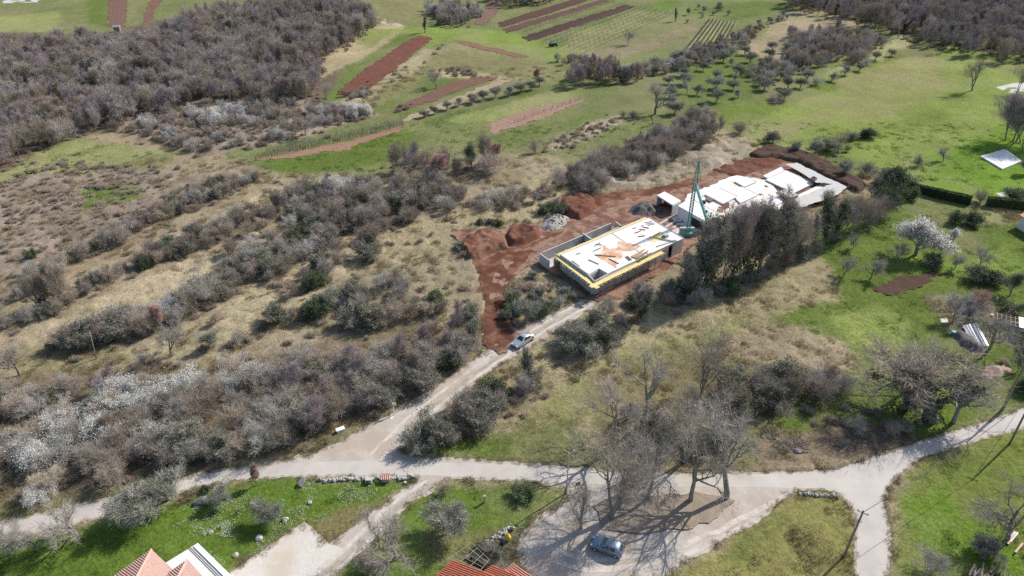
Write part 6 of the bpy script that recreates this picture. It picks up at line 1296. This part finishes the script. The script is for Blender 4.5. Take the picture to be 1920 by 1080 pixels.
# little tiled meter box by the lane
bx, by = W(724, 902); o = empty('meter_box', (bx, by, h0s(bx, by)), .03, 'tiny box with a striped red tile roof in the lane-side stones', 'box')
mb = MB(); mb.box(-.5, -.3, -.1, .5, .3, .75); mb.build('body', stone_m, o)
mb = MB(); mb.add([(-.62, -.45, .72), (.62, -.45, .72), (.62, .45, .95), (-.62, .45, .95), (-.62, -.45, .66), (.62, -.45, .66), (.62, .45, .89), (-.62, .45, .89)], [(0, 1, 2, 3), (7, 6, 5, 4), (0, 4, 5, 1), (1, 5, 6, 2), (2, 6, 7, 3), (3, 7, 4, 0)]); mb.build('roof', tile_under, o)
for k in range(5): mb = MB(); mb.tube([(-.5 + k * .25, -.47, .76), (-.5 + k * .25, .47, .99)], [.09, .085], 6); mb.build('tile', pinktile, o)
bx, by = W(692, 905); o = empty('cabinet', (bx, by, h0s(bx, by)), 0, 'small pale cabinet with a dark door in the lane-side stones', 'cabinet')
mb = MB(); mb.box(-.4, -.25, -.1, .4, .25, .7); mb.build('body', concrete, o); mb = MB(); mb.box(-.3, -.27, .05, .1, -.252, .6); mb.build('door', dark_steel, o)
bx, by = W(639, 810); o = empty('white_box', (bx, by, h0s(bx, by)), .5, 'white utility box half hidden in the bank above the junction', 'box')
mb = MB(); mb.box(-.55, -.3, 0, .55, .3, .55); mb.build('body', whitewall, o); mb = MB(); mb.box(-.6, -.34, .553, .6, .34, .62); mb.build('lid', whitewall, o)
bx, by = W(738, 780); o = empty('white_signpost', (bx, by, h0s(bx, by)), 0, 'white painted post with a small board at the lane edge', 'post')
mb = MB(); mb.tube([(0, 0, -.2), (.1, .3, 1.9)], [.07, .07], 6); mb.build('post', whitewall, o); mb = MB(); mb.box(-.1, .25, 1.75, .45, .32, 2.2); mb.build('board', whitewall, o)
mb = MB(); mb.prism([(-.45, -.6), (-.2, -.75), (.05, -.3), (-.05, .1), (-.3, 0)], .05, .075); mb.build('footing', whitewall, o)

# ------------------------------------------------------------------ cars
def car(px0, py0, px1, py1, L, paintm, label, hatch=True, z=.0):
    f = Vector(W(px0, py0)); r_ = Vector(W(px1, py1)); mid = (f + r_) / 2; ang = math.atan2((f - r_).y, (f - r_).x)
    o = empty('parked_car', (*mid, h0s(*mid) + .06), ang, label, 'car')
    # stations from the nose (x=+L/2) back
    if hatch: prof = [(0, .42, .62), (.04, .62, .72), (.13, .78, .8), (.27, .93, .86), (.33, 1.02, .86), (.50, 1.44, .62), (.62, 1.5, .62), (.80, 1.46, .62), (.90, 1.30, .66), (.965, 1.0, .78), (1, .70, .72), (1.0, .45, .70)]
    else: prof = [(0, .42, .62), (.03, .60, .74), (.12, .74, .82), (.27, .88, .88), (.31, .95, .88), (.45, 1.36, .60), (.58, 1.42, .60), (.70, 1.38, .60), (.82, 1.02, .80), (.95, .98, .84), (1, .72, .76), (1.0, .45, .72)]
    hw = .84; sec = []
    for t_, zt, wt in prof:
        x = L / 2 - t_ * L; endk = 1 - .22 * max(0, 1 - min(t_, 1 - t_) / .08) ; w_ = hw * endk; belt = min(.92, zt * .98) if zt > .6 else zt * .98
        tw = wt if zt > 1.0 else w_ * .86
        tw = min(tw, w_ * .98)
        pts = [(0, .22), (w_ * .85, .22), (w_, .36), (w_ * 1.0, .62 if belt > .66 else belt * .8), (w_ * .965, belt), (tw, max(belt + .003, zt - .055)), (tw * .8, zt), (0, zt + .012)]
        full = [(x, y_, z_) for y_, z_ in pts] + [(x, -y_, z_) for y_, z_ in pts[-2:0:-1]]; sec.append(full)
    n = len(sec[0]); mb = MB(); vs = [p for s_ in sec for p in s_]; fs = []
    for k in range(len(sec) - 1):
        for i in range(n): fs.append((k * n + i, (k + 1) * n + i, (k + 1) * n + (i + 1) % n, k * n + (i + 1) % n))
    fs += [tuple(range(n)), tuple((len(sec) - 1) * n + i for i in range(n - 1, -1, -1))]
    mb.add(vs, fs); body = mb.build('body', paintm, o, smooth=True)
    bv = body.modifiers.new('edges', 'BEVEL'); bv.width = .02; bv.segments = 1
    def patch(nm, k0, k1, i0, i1, m, ins=.12, off=.014, t0=0, t1=1):
        A, B, C, D = (Vector(sec[k0][i0]), Vector(sec[k1][i0]), Vector(sec[k1][i1]), Vector(sec[k0][i1]))
        A, B = A.lerp(B, t0), A.lerp(B, t1); D, C = D.lerp(C, t0), D.lerp(C, t1); ctr = (A + B + C + D) / 4; nn_ = (B - A).cross(D - A).normalized()
        if nn_.dot(ctr - Vector((ctr.x * .9, 0, .6))) < 0: nn_ = -nn_
        q_ = [p.lerp(ctr, ins) for p in (A, B, C, D)]; mb2 = MB(); vv = [p + nn_ * off for p in q_] + [p - nn_ * .01 for p in q_]
        mb2.add(vv, [(0, 1, 2, 3), (7, 6, 5, 4), (0, 4, 5, 1), (1, 5, 6, 2), (2, 6, 7, 3), (3, 7, 4, 0)]); return mb2.build(nm, m, o)
    ws, we = 4, 5; T6, T8 = 6, 8
    patch('windscreen', 4, 5, 6, 8, glass_m, .06)
    rk = (8, 9) if hatch else (7, 8); patch('rear_window', rk[0], rk[1], 6, 8, glass_m, .08)
    for (i0, i1) in ((4, 5), (10, 9)):
        patch('side_window', 5, 6, i0, i1, glass_m, .10); patch('side_window', 6, 7, i0, i1, glass_m, .10); patch('side_window', 4, 5, i0, i1, glass_m, .16, .014, .25, 1)
        patch('door', 5, 6, 3 if i0 == 4 else 11, 4 if i0 == 4 else 10, paintm, .05, .012)
    for sy in (-1, 1):
        for xx in (L / 2 - .75, -L / 2 + .68):
            w_ = empty('wheel', (0, 0, 0)); w_.parent = o; w_.location = (xx, sy * (hw - .10), .30)
            mb = MB(); mb.tube([(0, -.11, 0), (0, .11, 0)], [.31, .31], 18); mb.build('tyre', rubber, w_, smooth=False)
            mb = MB(); mb.tube([(0, -.12, 0), (0, .12, 0)], [.19, .19], 10); mb.build('rim', metal_sheet, w_)
        mb = MB(); mb.box(L / 2 - .34, sy * hw * .62 - .13, .60, L / 2 - .08, sy * hw * .62 + .13, .70); mb.build('headlight', lamp_clear, o)
        mb = MB(); mb.box(-L / 2 - .012, sy * hw * .72 - .08, .62, -L / 2 + .12, sy * hw * .72 + .08, .92); mb.build('tail_light', lamp_red, o)
        mb = MB(); mb.box(L * .5 - .37 * L, sy * (hw + .1) - .08, .93, L * .5 - .37 * L + .1, sy * (hw + .1) + .08, 1.05); mb.build('mirror', paintm, o)
    mb = MB(); mb.box(L / 2 - .03, -.55, .3, L / 2 + .015, .55, .5); mb.build('grille', rubber, o)
    return o
car(1108, 1019, 1167, 1040, 3.9, carblue, 'silver-blue hatchback parked in the shade pattern of the lay-by')
car(962, 656, 998, 632, 4.5, carsilver, 'silver saloon car parked on the gravel lane below the villa', hatch=False)
# ------------------------------------------------------------------ person and sack
def skinned(name, nodes, edges, m, parent, sub=1):
    me = bpy.data.meshes.new(name); me.from_pydata([n_[0] for n_ in nodes], edges, []); me.materials.append(m); o = link(name, me, parent)
    sk = o.modifiers.new('skin', 'SKIN'); sk.use_smooth_shade = True
    for i, n_ in enumerate(nodes): me.skin_vertices[0].data[i].radius = n_[1]; me.skin_vertices[0].data[i].use_root = (i == 0)
    s_ = o.modifiers.new('sub', 'SUBSURF'); s_.levels = sub; s_.render_levels = sub; return o
skin_m = mat('skin', (.50, .31, .23), (.45, .27, .20), 3); hair_m = mat('dark_hair', (.03, .022, .018), (.02, .016, .014), 5)
jacket = mat('blue_jacket', (.02, .10, .55), (.02, .08, .42), 2); trouser = mat('dark_trousers', (.025, .028, .035), (.02, .022, .028), 3); shirtg = mat('teal_shirt', (.10, .38, .34), (.08, .30, .28), 2)
px_, py_ = W(941, 1026); pe = empty('person', (px_, py_, h0s(px_, py_)), math.radians(60), 'person in a bright blue top and dark trousers walking by the stone wall', 'person')
body = [((0, 0, .95), (.15, .12)), ((.02, 0, 1.15), (.14, .11)), ((.05, 0, 1.38), (.17, .12)), ((.07, 0, 1.50), (.06, .06)), ((.09, 0, 1.60), (.065, .065)), ((.10, 0, 1.72), (.085, .075)),
        ((0, .10, .9), (.09, .09)), ((.12, .11, .5), (.065, .065)), ((.02, .11, .09), (.045, .045)), ((.16, .11, .05), (.04, .035)), ((0, -.10, .9), (.09, .09)), ((.02, -.11, .5), (.065, .065)), ((-.14, -.11, .1), (.045, .045)), ((0, -.11, .05), (.04, .035)),
        ((.05, .2, 1.42), (.06, .06)), ((.02, .27, 1.15), (.045, .045)), ((.18, .25, .98), (.035, .035)), ((.05, -.2, 1.42), (.06, .06)), ((0, -.28, 1.15), (.045, .045)), ((.14, -.30, .97), (.035, .035))]
edges = [(0, 1), (1, 2), (2, 3), (3, 4), (4, 5), (0, 6), (6, 7), (7, 8), (8, 9), (0, 10), (10, 11), (11, 12), (12, 13), (2, 14), (14, 15), (15, 16), (2, 17), (17, 18), (18, 19)]
skinned('body', body, edges, skin_m, pe)
top_ = [((0, 0, 1.02), (.175, .145)), ((.02, 0, 1.18), (.165, .135)), ((.05, 0, 1.38), (.195, .145)), ((.07, 0, 1.47), (.09, .09)), ((.05, .21, 1.42), (.085, .085)), ((.02, .275, 1.15), (.065, .065)), ((.15, .255, 1.01), (.05, .05)), ((.05, -.21, 1.42), (.085, .085)), ((0, -.285, 1.15), (.065, .065)), ((.11, -.30, 1.0), (.05, .05))]
skinned('jacket', top_, [(0, 1), (1, 2), (2, 3), (2, 4), (4, 5), (5, 6), (2, 7), (7, 8), (8, 9)], jacket, pe)
skinned('trousers', [((0, 0, .97), (.165, .135)), ((0, .10, .88), (.11, .11)), ((.12, .11, .5), (.085, .085)), ((.03, .11, .14), (.065, .065)), ((0, -.10, .88), (.11, .11)), ((.02, -.11, .5), (.085, .085)), ((-.12, -.11, .15), (.065, .065))], [(0, 1), (1, 2), (2, 3), (0, 4), (4, 5), (5, 6)], trouser, pe)
skinned('hair', [((.08, 0, 1.74), (.10, .09)), ((.05, 0, 1.68), (.09, .085))], [(0, 1)], hair_m, pe)
for k, yy_ in enumerate((.255, -.30)):      # hands with fingers
    hx = .2 if k == 0 else .16; hz = .95 if k == 0 else .94
    nd = [((hx, yy_, hz), (.028, .018)), ((hx + .03, yy_, hz - .06), (.03, .016))]; ed = [(0, 1)]
    for j in range(4): nd += [((hx + .03 + .012 * j - .02, yy_, hz - .10), (.009, .009)), ((hx + .045 + .012 * j - .02, yy_ - .012, hz - .145 + abs(j - 1.3) * .008), (.008, .008))]; ed += [(1, 2 + 2 * j), (2 + 2 * j, 3 + 2 * j)]
    nd += [((hx + .055, yy_ - .01, hz - .05), (.009, .009)), ((hx + .075, yy_ - .02, hz - .085), (.008, .008))]; ed += [(0, 10), (10, 11)]
    skinned('hand', nd, ed, skin_m, pe, 0)
x_, y_ = W(952, 1014); ys_ = mat('yellow_plastic', (.85, .66, .08), (.75, .55, .05), 2, rough=.5)
bm = bmesh.new(); bmesh.ops.create_icosphere(bm, subdivisions=3, radius=.5)
for v in bm.verts:
    n_ = vnoise(np.array([v.co.x * 4 + 3]), np.array([v.co.y * 4 + v.co.z * 3]), 1, 88)[0] - .5; v.co *= 1 + .25 * n_; v.co.z = (v.co.z + .45) * 1.55; k = .55 + .3 * min(1.2, max(0, v.co.z)); v.co.x *= k * 1.0; v.co.y *= k * .7; v.co.z *= .8
me_ = bpy.data.meshes.new('yellow_sack'); bm.to_mesh(me_); bm.free(); me_.materials.append(ys_); me_.polygons.foreach_set('use_smooth', [True] * len(me_.polygons))
tag(link('yellow_sack', me_, None, (x_, y_, h0s(x_, y_))), 'tall yellow sack standing on the ground beside the person in blue', 'sack')
x_, y_ = W(941, 1003, 0)
# ------------------------------------------------------------------ poles and wires
def top_z(pxb, pyb, pyt):
    y = W(pxb, pyb)[1]; dv = (pyt - 540) / FPX; return CAMH - y * (SPI + dv * CPI) / (CPI - dv * SPI)
def pole(pxb, pyb, H, label, r0=.13, cross=True, lean=(0, 0), m=polewood, lamp=False):
    x, y = W(pxb, pyb); o = empty('utility_pole', (x, y, h0s(x, y)), 0, label, 'pole')
    mb = MB(); mb.tube([(0, 0, -.5), (lean[0] * .5, lean[1] * .5, H / 2), (lean[0], lean[1], H)], [r0, r0 * .85, r0 * .65], 8); mb.build('shaft', m, o, smooth=True)
    if cross:
        mb = MB(); mb.bar((lean[0] - .5, lean[1] + .35, H - .35), (lean[0] + .5, lean[1] - .35, H - .35), .08, .1); mb.build('crossarm', m, o)
        for s_ in (-1, 1): mb = MB(); mb.tube([(lean[0] + s_ * .42, lean[1] - s_ * .3, H - .3), (lean[0] + s_ * .42, lean[1] - s_ * .3, H - .1)], [.04, .03], 5); mb.build('insulator', glass_m, o)
    if lamp: mb = MB(); mb.bar((lean[0], lean[1], H - .1), (lean[0] + .7, lean[1] + .3, H + .05), .06); mb.build('arm', m, o); mb = MB(); mb.box(lean[0] + .55, lean[1] + .2, H, lean[0] + .95, lean[1] + .42, H + .12); mb.build('lamp_head', metal_sheet, o)
    return Vector((x + lean[0], y + lean[1], h0s(x, y) + H))
H1_ = top_z(1582, 1043, 955)
w1 = pole(1582, 1043, H1_, 'wooden utility pole beside the lane running down out of the picture', .15, lean=(.25, 0))
w2 = pole(1893, 832, 9.0, 'leaning wooden utility pole below the lane at the right edge', .15)
w3 = pole(1062, 905 + 20, top_z(1062, 925, 848), 'grey metal street pole between the bare trees and the middle lawn', .09, False, m=metal_sheet, lamp=True)
pole(181, 675, top_z(181, 675, 620), 'thin pale leaning pole on the dry grass at the left', .09, False, lean=(.7, 0), m=bark_pale)
pole(541, 677, top_z(541, 677, 637), 'short dark leaning pole on the dry slope', .09, False, lean=(-.9, 0))
def cable(A, B, sag, label):
    mb = MB(); n_ = 14; pts = []
    for k in range(n_ + 1):
        t_ = k / n_; p = A.lerp(B, t_); p.z -= sag * 4 * t_ * (1 - t_); pts.append(p)
    mb.tube(pts, [.03] * (n_ + 1), 4); o = mb.build('overhead_cable', wire_m); tag(o, label, 'cable')
cable(w1 - Vector((0, 0, .3)), w2 - Vector((0, 0, .2)), .9, 'thin overhead cable strung between the two wooden lane poles')
cable(w2 - Vector((0, 0, .2)), Vector((150, 150, 9)), 1.2, 'thin overhead cable leaving over the right edge')
TALL = dict(OAK); TALL.update(first=(.72, .25, .2), kids=(5, 5, 4), steps=(8, 5, 4, 3), up=(.0, .08, .08, .05), wander=(.03, .2, .25, .3))
p = norm_h(oak(401, 17, tl=.8, P=TALL, tw=.017, n1=2, n2=1, r=.02, lean=.01), 17); reg('tall', p, 17, bark, twig)
x_, y_ = W(1878, 770); plant('bare_tree', 'tall', x_, y_, 18, 'tall straight trunk at the lane edge whose crown leaves the picture', 'tree')
# ------------------------------------------------------------------ garden things on the right
def leafy_box(name, A, B, w_, H, label):
    A = Vector(A); B = Vector(B); d_ = (B - A).normalized(); nn_ = Vector((-d_.y, d_.x)); L_ = (B - A).length; o = empty(name, (*A, h0s(*A)), 0, label, 'hedge')
    mb = MB(); q_ = [Vector((0, 0)) - nn_ * w_ * .42, (B - A) - nn_ * w_ * .42, (B - A) + nn_ * w_ * .42, nn_ * w_ * .42]; mb.prism([tuple(p) for p in q_], -.1, H * .93); mb.build('stems', ever_leaf, o)
    r = np.random.default_rng(int(L_ * 10)); n_ = int(L_ * 420); s_ = r.uniform(0, L_, n_); side_ = r.integers(0, 4, n_); t_ = r.uniform(-.5, .5, n_); hz_ = r.uniform(0, H, n_)
    off = np.where(side_ < 2, np.where(side_ == 0, -w_ / 2, w_ / 2), t_ * w_); zz_ = np.where(side_ < 2, hz_, H * (.95 + .06 * fbm(s_, s_ * 0, 1.2, 91, 2)))
    P_ = np.stack([d_.x * s_ + nn_.x * off, d_.y * s_ + nn_.y * off, zz_], 1) + r.normal(0, .06, (n_, 3)); pl = Plant(5); v_, f_ = pl.quads(P_, .2, .6)
    ob = link('foliage', mesh_np('foliage', v_, f_, ever_leaf), o); ob['kind'] = 'stuff'; return o
leafy_box('clipped_hedge', W(1690, 356), W(1818, 385), 1.3, 2.1, 'clipped dark hedge, left part before the fan-shaped shrub')
leafy_box('clipped_hedge', W(1848, 386), W(1960, 397), 1.4, 2.2, 'clipped dark hedge, right part reaching the picture edge')
P = quad_at([(1839,292),(1880,316),(1916,301),(1893,284),(1883,279)], .3); C0 = Vector((*P[0], 0)); o = empty('pool_deck', tuple(C0), 0, 'white rectangular pool deck on the lawn under the tall dark trees', 'deck')
mb = MB(); Q = [(p[0] - C0.x, p[1] - C0.y) for p in P]; mb.prism(Q, -.3, .22); mb.build('deck', slab_m, o); mb = MB(); mb.prism(inset(Q, .72), .224, .26); mb.build('pool_cover', whitewall, o)
sheet('paved_yard', WP([(1868,162),(1900,155),(1960,150),(1990,180),(1925,182),(1890,172)]), gravelgrey, 1.5, .05, label='grey gravel yard at the far right edge', cat='yard')
sheet('paving', WP([(1866,362),(1884,360),(1895,368),(1876,369)]), concrete, .8, .06, label='small pale paved rectangle behind the clipped hedge', cat='paving')
sheet('farm_track', WP([(640,-4),(655,-4),(700,28),(745,45),(760,50),(750,56),(700,40),(665,18)]), soil_mat('track_gravel', (.42, .37, .31), True), 1.3, .05, label='pale farm track curving past the upper wood', cat='track')
sheet('farm_track', WP([(0,-2),(75,-2),(70,4),(0,6)]), gravelgrey, 1.3, .05, label='pale road sliver at the far top left corner', cat='track')
P = quad_at([(1913,404),(1935,392),(2000,420),(1975,440)], 3); C0 = Vector((*P[0], 0)); Q = [(p[0] - C0.x, p[1] - C0.y) for p in P]; o = empty('white_house', tuple(C0), 0, 'corner of a white house at the right edge under the hedge', 'house')
mb = MB(); mb.prism(inset(Q, .95), -.3, 2.9); mb.build('wall', whitewall, o); mb = MB(); mb.prism(inset(Q, 1.04), 2.9, 3.1); mb.build('roof', terracotta, o)
# sheeted pile
x0_, y0_ = W(1815, 640); o = empty('sheeted_pile', (x0_, y0_, 0), 0, 'sloping pile covered with pale corrugated sheets behind the ivy-clad tree', 'pile')
oo = Vector((x0_, y0_, 0)); A_ = [Vector((*W(1800, 622), 1.2)), Vector((*W(1826, 620), 1.5)), Vector((*W(1852, 652), .5)), Vector((*W(1826, 660), .35))]
for k in range(9):
    f0, f1 = k / 9, (k + 1.12) / 9; mb = MB(); q_ = [A_[0].lerp(A_[1], f0), A_[0].lerp(A_[1], f1), A_[3].lerp(A_[2], f1), A_[3].lerp(A_[2], f0)]; dz = R.uniform(0, .12); n_ = 5
    vs = []; fs = []
    for i in range(n_ + 1):
        for j in (0, 1): p = q_[0 if j == 0 else 3].lerp(q_[1 if j == 0 else 2], i / n_) - oo + Vector((R.uniform(-.03, .03), R.uniform(-.15, .15), dz + (.06 if i % 2 else 0))); vs.append(p)
    for i in range(n_): fs.append((i * 2, i * 2 + 2, i * 2 + 3, i * 2 + 1))
    nv = len(vs); vs += [p - Vector((0, 0, .02)) for p in vs]; fs += [tuple(nv + i for i in f_[::-1]) for f_ in fs]; mb.add(vs, fs); mb.build('corrugated_sheet', metal_sheet if k % 3 else whitewall, o)
heap('log_heap', [(1776,626),(1798,618),(1830,640),(1850,662),(1830,668),(1800,650)], .9, 1.2, darkrub, 'dark stacked firewood under the corrugated sheets', rough=.5)
def tub(px, py, r_, h_, m, label):
    x, y = W(px, py); mb = MB(); n_ = 16; mb.tube([(0, 0, 0), (0, 0, h_)], [r_ * .8, r_], n_); o = mb.build('tub', m, None, loc=(x, y, h0s(x, y) + .02)); mb2 = MB(); mb2.tube([(0, 0, h_ - .03), (0, 0, h_ + .004)], [r_ * .86, r_ * .86], n_); mb2.build('inside', dark_steel if m is redplastic else m, o); tag(o, label, 'tub')
tub(1806, 624, .42, .8, redplastic, 'dark red round tub at the top of the sheeted pile'); tub(1787, 628, .38, .6, tealplastic, 'turquoise round tub left of the red one')
tub(1868, 562+2, .2, .6, whitewall, 'upper white canister by the timber shed'); tub(1858, 595, .22, .5, whitewall, 'lower white canister by the timber shed')
mb = MB(); P = quad_at([(1762,598),(1776,596),(1778,604),(1766,606)], .15); mb.prism(P, .1, .16); tag(mb.build('white_sheet', whitewall), 'crumpled white sheet at the foot of the stubby tree', 'sheet')
x0_, y0_ = W(1895, 625); o = empty('timber_shed', (x0_, y0_, 0), math.radians(-30), 'half-open timber shed with grey roof sheet at the right edge', 'shed')
for i in range(4):
    for j in range(2): mb = MB(); mb.bar((-2.6 + i * 1.7, -1.3 + j * 2.6, -.2), (-2.6 + i * 1.7, -1.3 + j * 2.6, 2.2), .12); mb.build('post', timber_grey, o)
for j in range(2): mb = MB(); mb.bar((-2.8, -1.3 + j * 2.6, 2.26), (2.8, -1.3 + j * 2.6, 2.26), .12); mb.build('beam', timber_grey, o)
for i in range(9): mb = MB(); mb.bar((-2.7 + i * .65, -1.6, 2.37), (-2.7 + i * .65, 1.6, 2.40), .09); mb.build('rafter', timber, o)
mb = MB(); mb.box(.4, -1.7, 2.46, 3.0, 1.7, 2.5); mb.build('roof_sheet', metal_sheet, o); mb = MB(); mb.box(-2.7, 1.1, 0, 2.7, 1.25, 1.6); mb.build('back_wall', stone_m, o)
for k in range(8): mb = MB(); mb.bar((-2.4 + k * .2, -1.2, .15 + .03 * k), (-1.2 + k * .3, 1.0, .2), .16, .05); mb.build('plank', timber, o)
# log pile and pale boards at the lower right corner
o = empty('log_pile', (*W(1850, 1078), 0), 0, 'dark log pile at the lower right picture edge', 'logs')
for k in range(16): mb = MB(); a_ = R.uniform(.5, 1.0); p0 = Vector((R.uniform(-2, 2), R.uniform(-1, .6), .15 + (k % 4) * .2)); dv_ = Vector((math.cos(a_), math.sin(a_), R.uniform(-.1, .15))) * 1.0; mb.tube([p0 - dv_, p0 + dv_], [.13, .11], 7); mb.build('log', bark, o)
o = empty('pale_boards', (*W(1897, 1008), 0), 0, 'bundle of pale broken boards on the grass at the right edge', 'boards')
for k in range(7): mb = MB(); p0 = Vector((R.uniform(-.5, .8), R.uniform(-.4, .4) - (k > 4) * 1.6 + 0, .1 + k * .03)); dv_ = Vector((.8, .62, R.uniform(0, .1))); mb.bar(p0 - dv_, p0 + dv_, .2, .05); mb.build('board', whitewall if k % 2 else pinktile, o)
# branches cut down beside the lane
o = empty('brushwood', (*W(1490, 838), 0), 0, 'heap of cut grey branches beside the lane bend', 'branches')
for k in range(70):
    mb = MB(); p0 = Vector((R.uniform(-2.5, 2.0), R.uniform(-1.2, 1.6), R.uniform(.05, .5))); a_ = R.gauss(2.4, .5); L_ = R.uniform(.8, 1.8); dv_ = Vector((math.cos(a_), math.sin(a_), R.uniform(-.1, .3))) * L_; mb.tube([p0, p0 + dv_ * .5 + Vector((0, 0, .08)), p0 + dv_], [.05, .035, .015], 4); mb.build('branch', bark_pale, o)
mb = MB(); x_, y_ = W(1083, 922); 
o = empty('red_marker', (x_, y_, h0s(x_, y_)), .3, 'small red marker on a thin stake behind the lopsided tree', 'marker'); mb.tube([(0, 0, 0), (0, 0, 1.6)], [.03, .03], 5); mb.build('stake', timber_grey, o); mb = MB(); mb.tube([(0, -.03, 1.55), (0, .03, 1.55)], [.33, .33], 10); mb.build('disc', redplastic, o)
bx, by = W(909, 942); o = empty('stone_post', (bx, by, h0s(bx, by)), 0, 'short pale stone post on the middle lawn', 'post'); mb = MB(); mb.prism([(-.12, -.1), (.12, -.1), (.12, .1), (-.12, .1)], -.1, 1.1); mb.build('shaft', stone_m, o); mb = MB(); mb.prism([(-.16, -.14), (.16, -.14), (.16, .14), (-.16, .14)], 1.1, 1.25); mb.build('cap', stone_m, o)
# ------------------------------------------------------------------ vine rows
def vine_row(A, B, H, label, group, dense=1.0, foliage=None, w_=.06):
    A = Vector(W(*A)); B = Vector(W(*B)); L_ = (B - A).length; d_ = (B - A) / L_; mb = MB(); r = random.Random(int(A.x * 13 + B.y))
    hz = lambda p: h0s(p.x, p.y)
    n_ = int(L_ / 4)
    for k in range(n_ + 1):
        p = A + d_ * (k * L_ / max(1, n_)); z_ = hz(p); mb.bar((p.x, p.y, z_ - .1), (p.x + r.uniform(-.06, .06), p.y, z_ + H), .10)
    for zz_ in (.55, .9):
        for k in range(n_):
            p = A + d_ * (k * L_ / n_); q_ = A + d_ * ((k + 1) * L_ / n_); mb.bar((p.x, p.y, hz(p) + H * zz_), (q_.x, q_.y, hz(q_) + H * zz_), .03)
    m2 = int(L_ / 1.2 * dense)
    for k in range(m2):
        p = A + d_ * ((k + .5) * L_ / m2); z_ = hz(p); a_ = r.uniform(-.2, .2); mb.bar((p.x, p.y, z_ - .05), (p.x + a_, p.y + a_, z_ + H * .6), w_, m=1)
        for s_ in (-1, 1): mb.bar((p.x + a_, p.y + a_, z_ + H * .58), (p.x + d_.x * .5 * s_, p.y + d_.y * .5 * s_, z_ + H * r.uniform(.55, .95)), w_ * .6, m=1)
    o = mb.build('vine_row', [timber_grey, bark]); tag(o, label, 'vines', group)
for i in range(8): f = i / 7; vine_row(lerp((1022,78),(1098,98), f), lerp((1192,12),(1262,26), f), 1.7, '%s row of the staked vineyard counted from the ploughed strip' % th(i + 1), 'rows of the staked vineyard')
for i in range(2): f = i; vine_row(lerp((985,60),(1000,68), f), lerp((1155,2),(1172,6), f), 1.6, ('upper', 'lower')[i] + ' vine row on the green band between the ploughed strips', 'vines between the ploughed strips')
for i in range(8): f = i / 7; vine_row(lerp((1282,98),(1345,106), f), lerp((1330,38),(1378,44), f), 1.5, '%s row from the left in the small striped vineyard' % th(i + 1), 'rows of the small vineyard', dense=2.0, w_=.12)
for i in range(4): f = i / 3; vine_row(lerp((500,289),(480,303), f), lerp((752,231),(757,241), f), 1.7, '%s row of young vine stakes from the far side of the bare soil' % th(i + 1), 'young vine stakes on the bare soil', dense=1.6)
vine_row((965,232), (1085,188), 1.3, 'sparse row of stakes on the green strip above the pinkish bed', None, .4)
vine_row((1280,150-10), (1330,120), 1.0, 'short row of stakes beside the orchard', None, .4)
x_, y_ = W(1037, 87); o = empty('small_tractor', (x_, y_, h0s(x_, y_)), .6, 'tiny dark blue tractor at the corner of the staked vineyard', 'tractor')
bl = mat('dark_blue_paint', (.04, .07, .2), (.03, .05, .15), 2); mb = MB(); mb.box(-.2, -.4, .5, 1.6, .4, 1.2); mb.build('bonnet', bl, o); mb = MB(); mb.box(-1.3, -.5, .6, -.2, .5, 1.0); mb.box(-1.3, -.5, 1.9, -.1, .5, 2.0); mb.build('cab', bl, o)
for s_ in (-1, 1):
    for xx, rr_ in ((-.9, .62), (1.2, .4)): mb = MB(); mb.tube([(xx, s_ * .75 - .15, rr_), (xx, s_ * .75 + .15, rr_)], [rr_, rr_], 14); mb.build('wheel', rubber, o)
    mb = MB(); mb.bar((-1.2, s_ * .42, 1.0), (-1.2, s_ * .42, 1.9), .07); mb.build('roll_bar', dark_steel, o)
x_, y_ = W(221, 59); o = empty('garden_hut', (x_, y_, 0), .2, 'tiny grey hut at the end of the brown bed behind the wood', 'hut'); mb = MB(); mb.box(-1.2, -1, 0, 1.2, 1, 2); mb.build('wall', timber_grey, o); mb = MB(); mb.add([(-1.4, -1.2, 2.0), (1.4, -1.2, 2.0), (1.4, 1.2, 2.0), (-1.4, 1.2, 2.0), (-1.4, 0, 2.7), (1.4, 0, 2.7)], [(0, 1, 5, 4), (2, 3, 4, 5), (0, 4, 3), (1, 2, 5), (3, 2, 1, 0)]); mb.build('roof', metal_sheet, o)
print('objects', len(bpy.data.objects), 'tris', sum(len(m.loops) - 2 * len(m.polygons) for m in bpy.data.meshes))
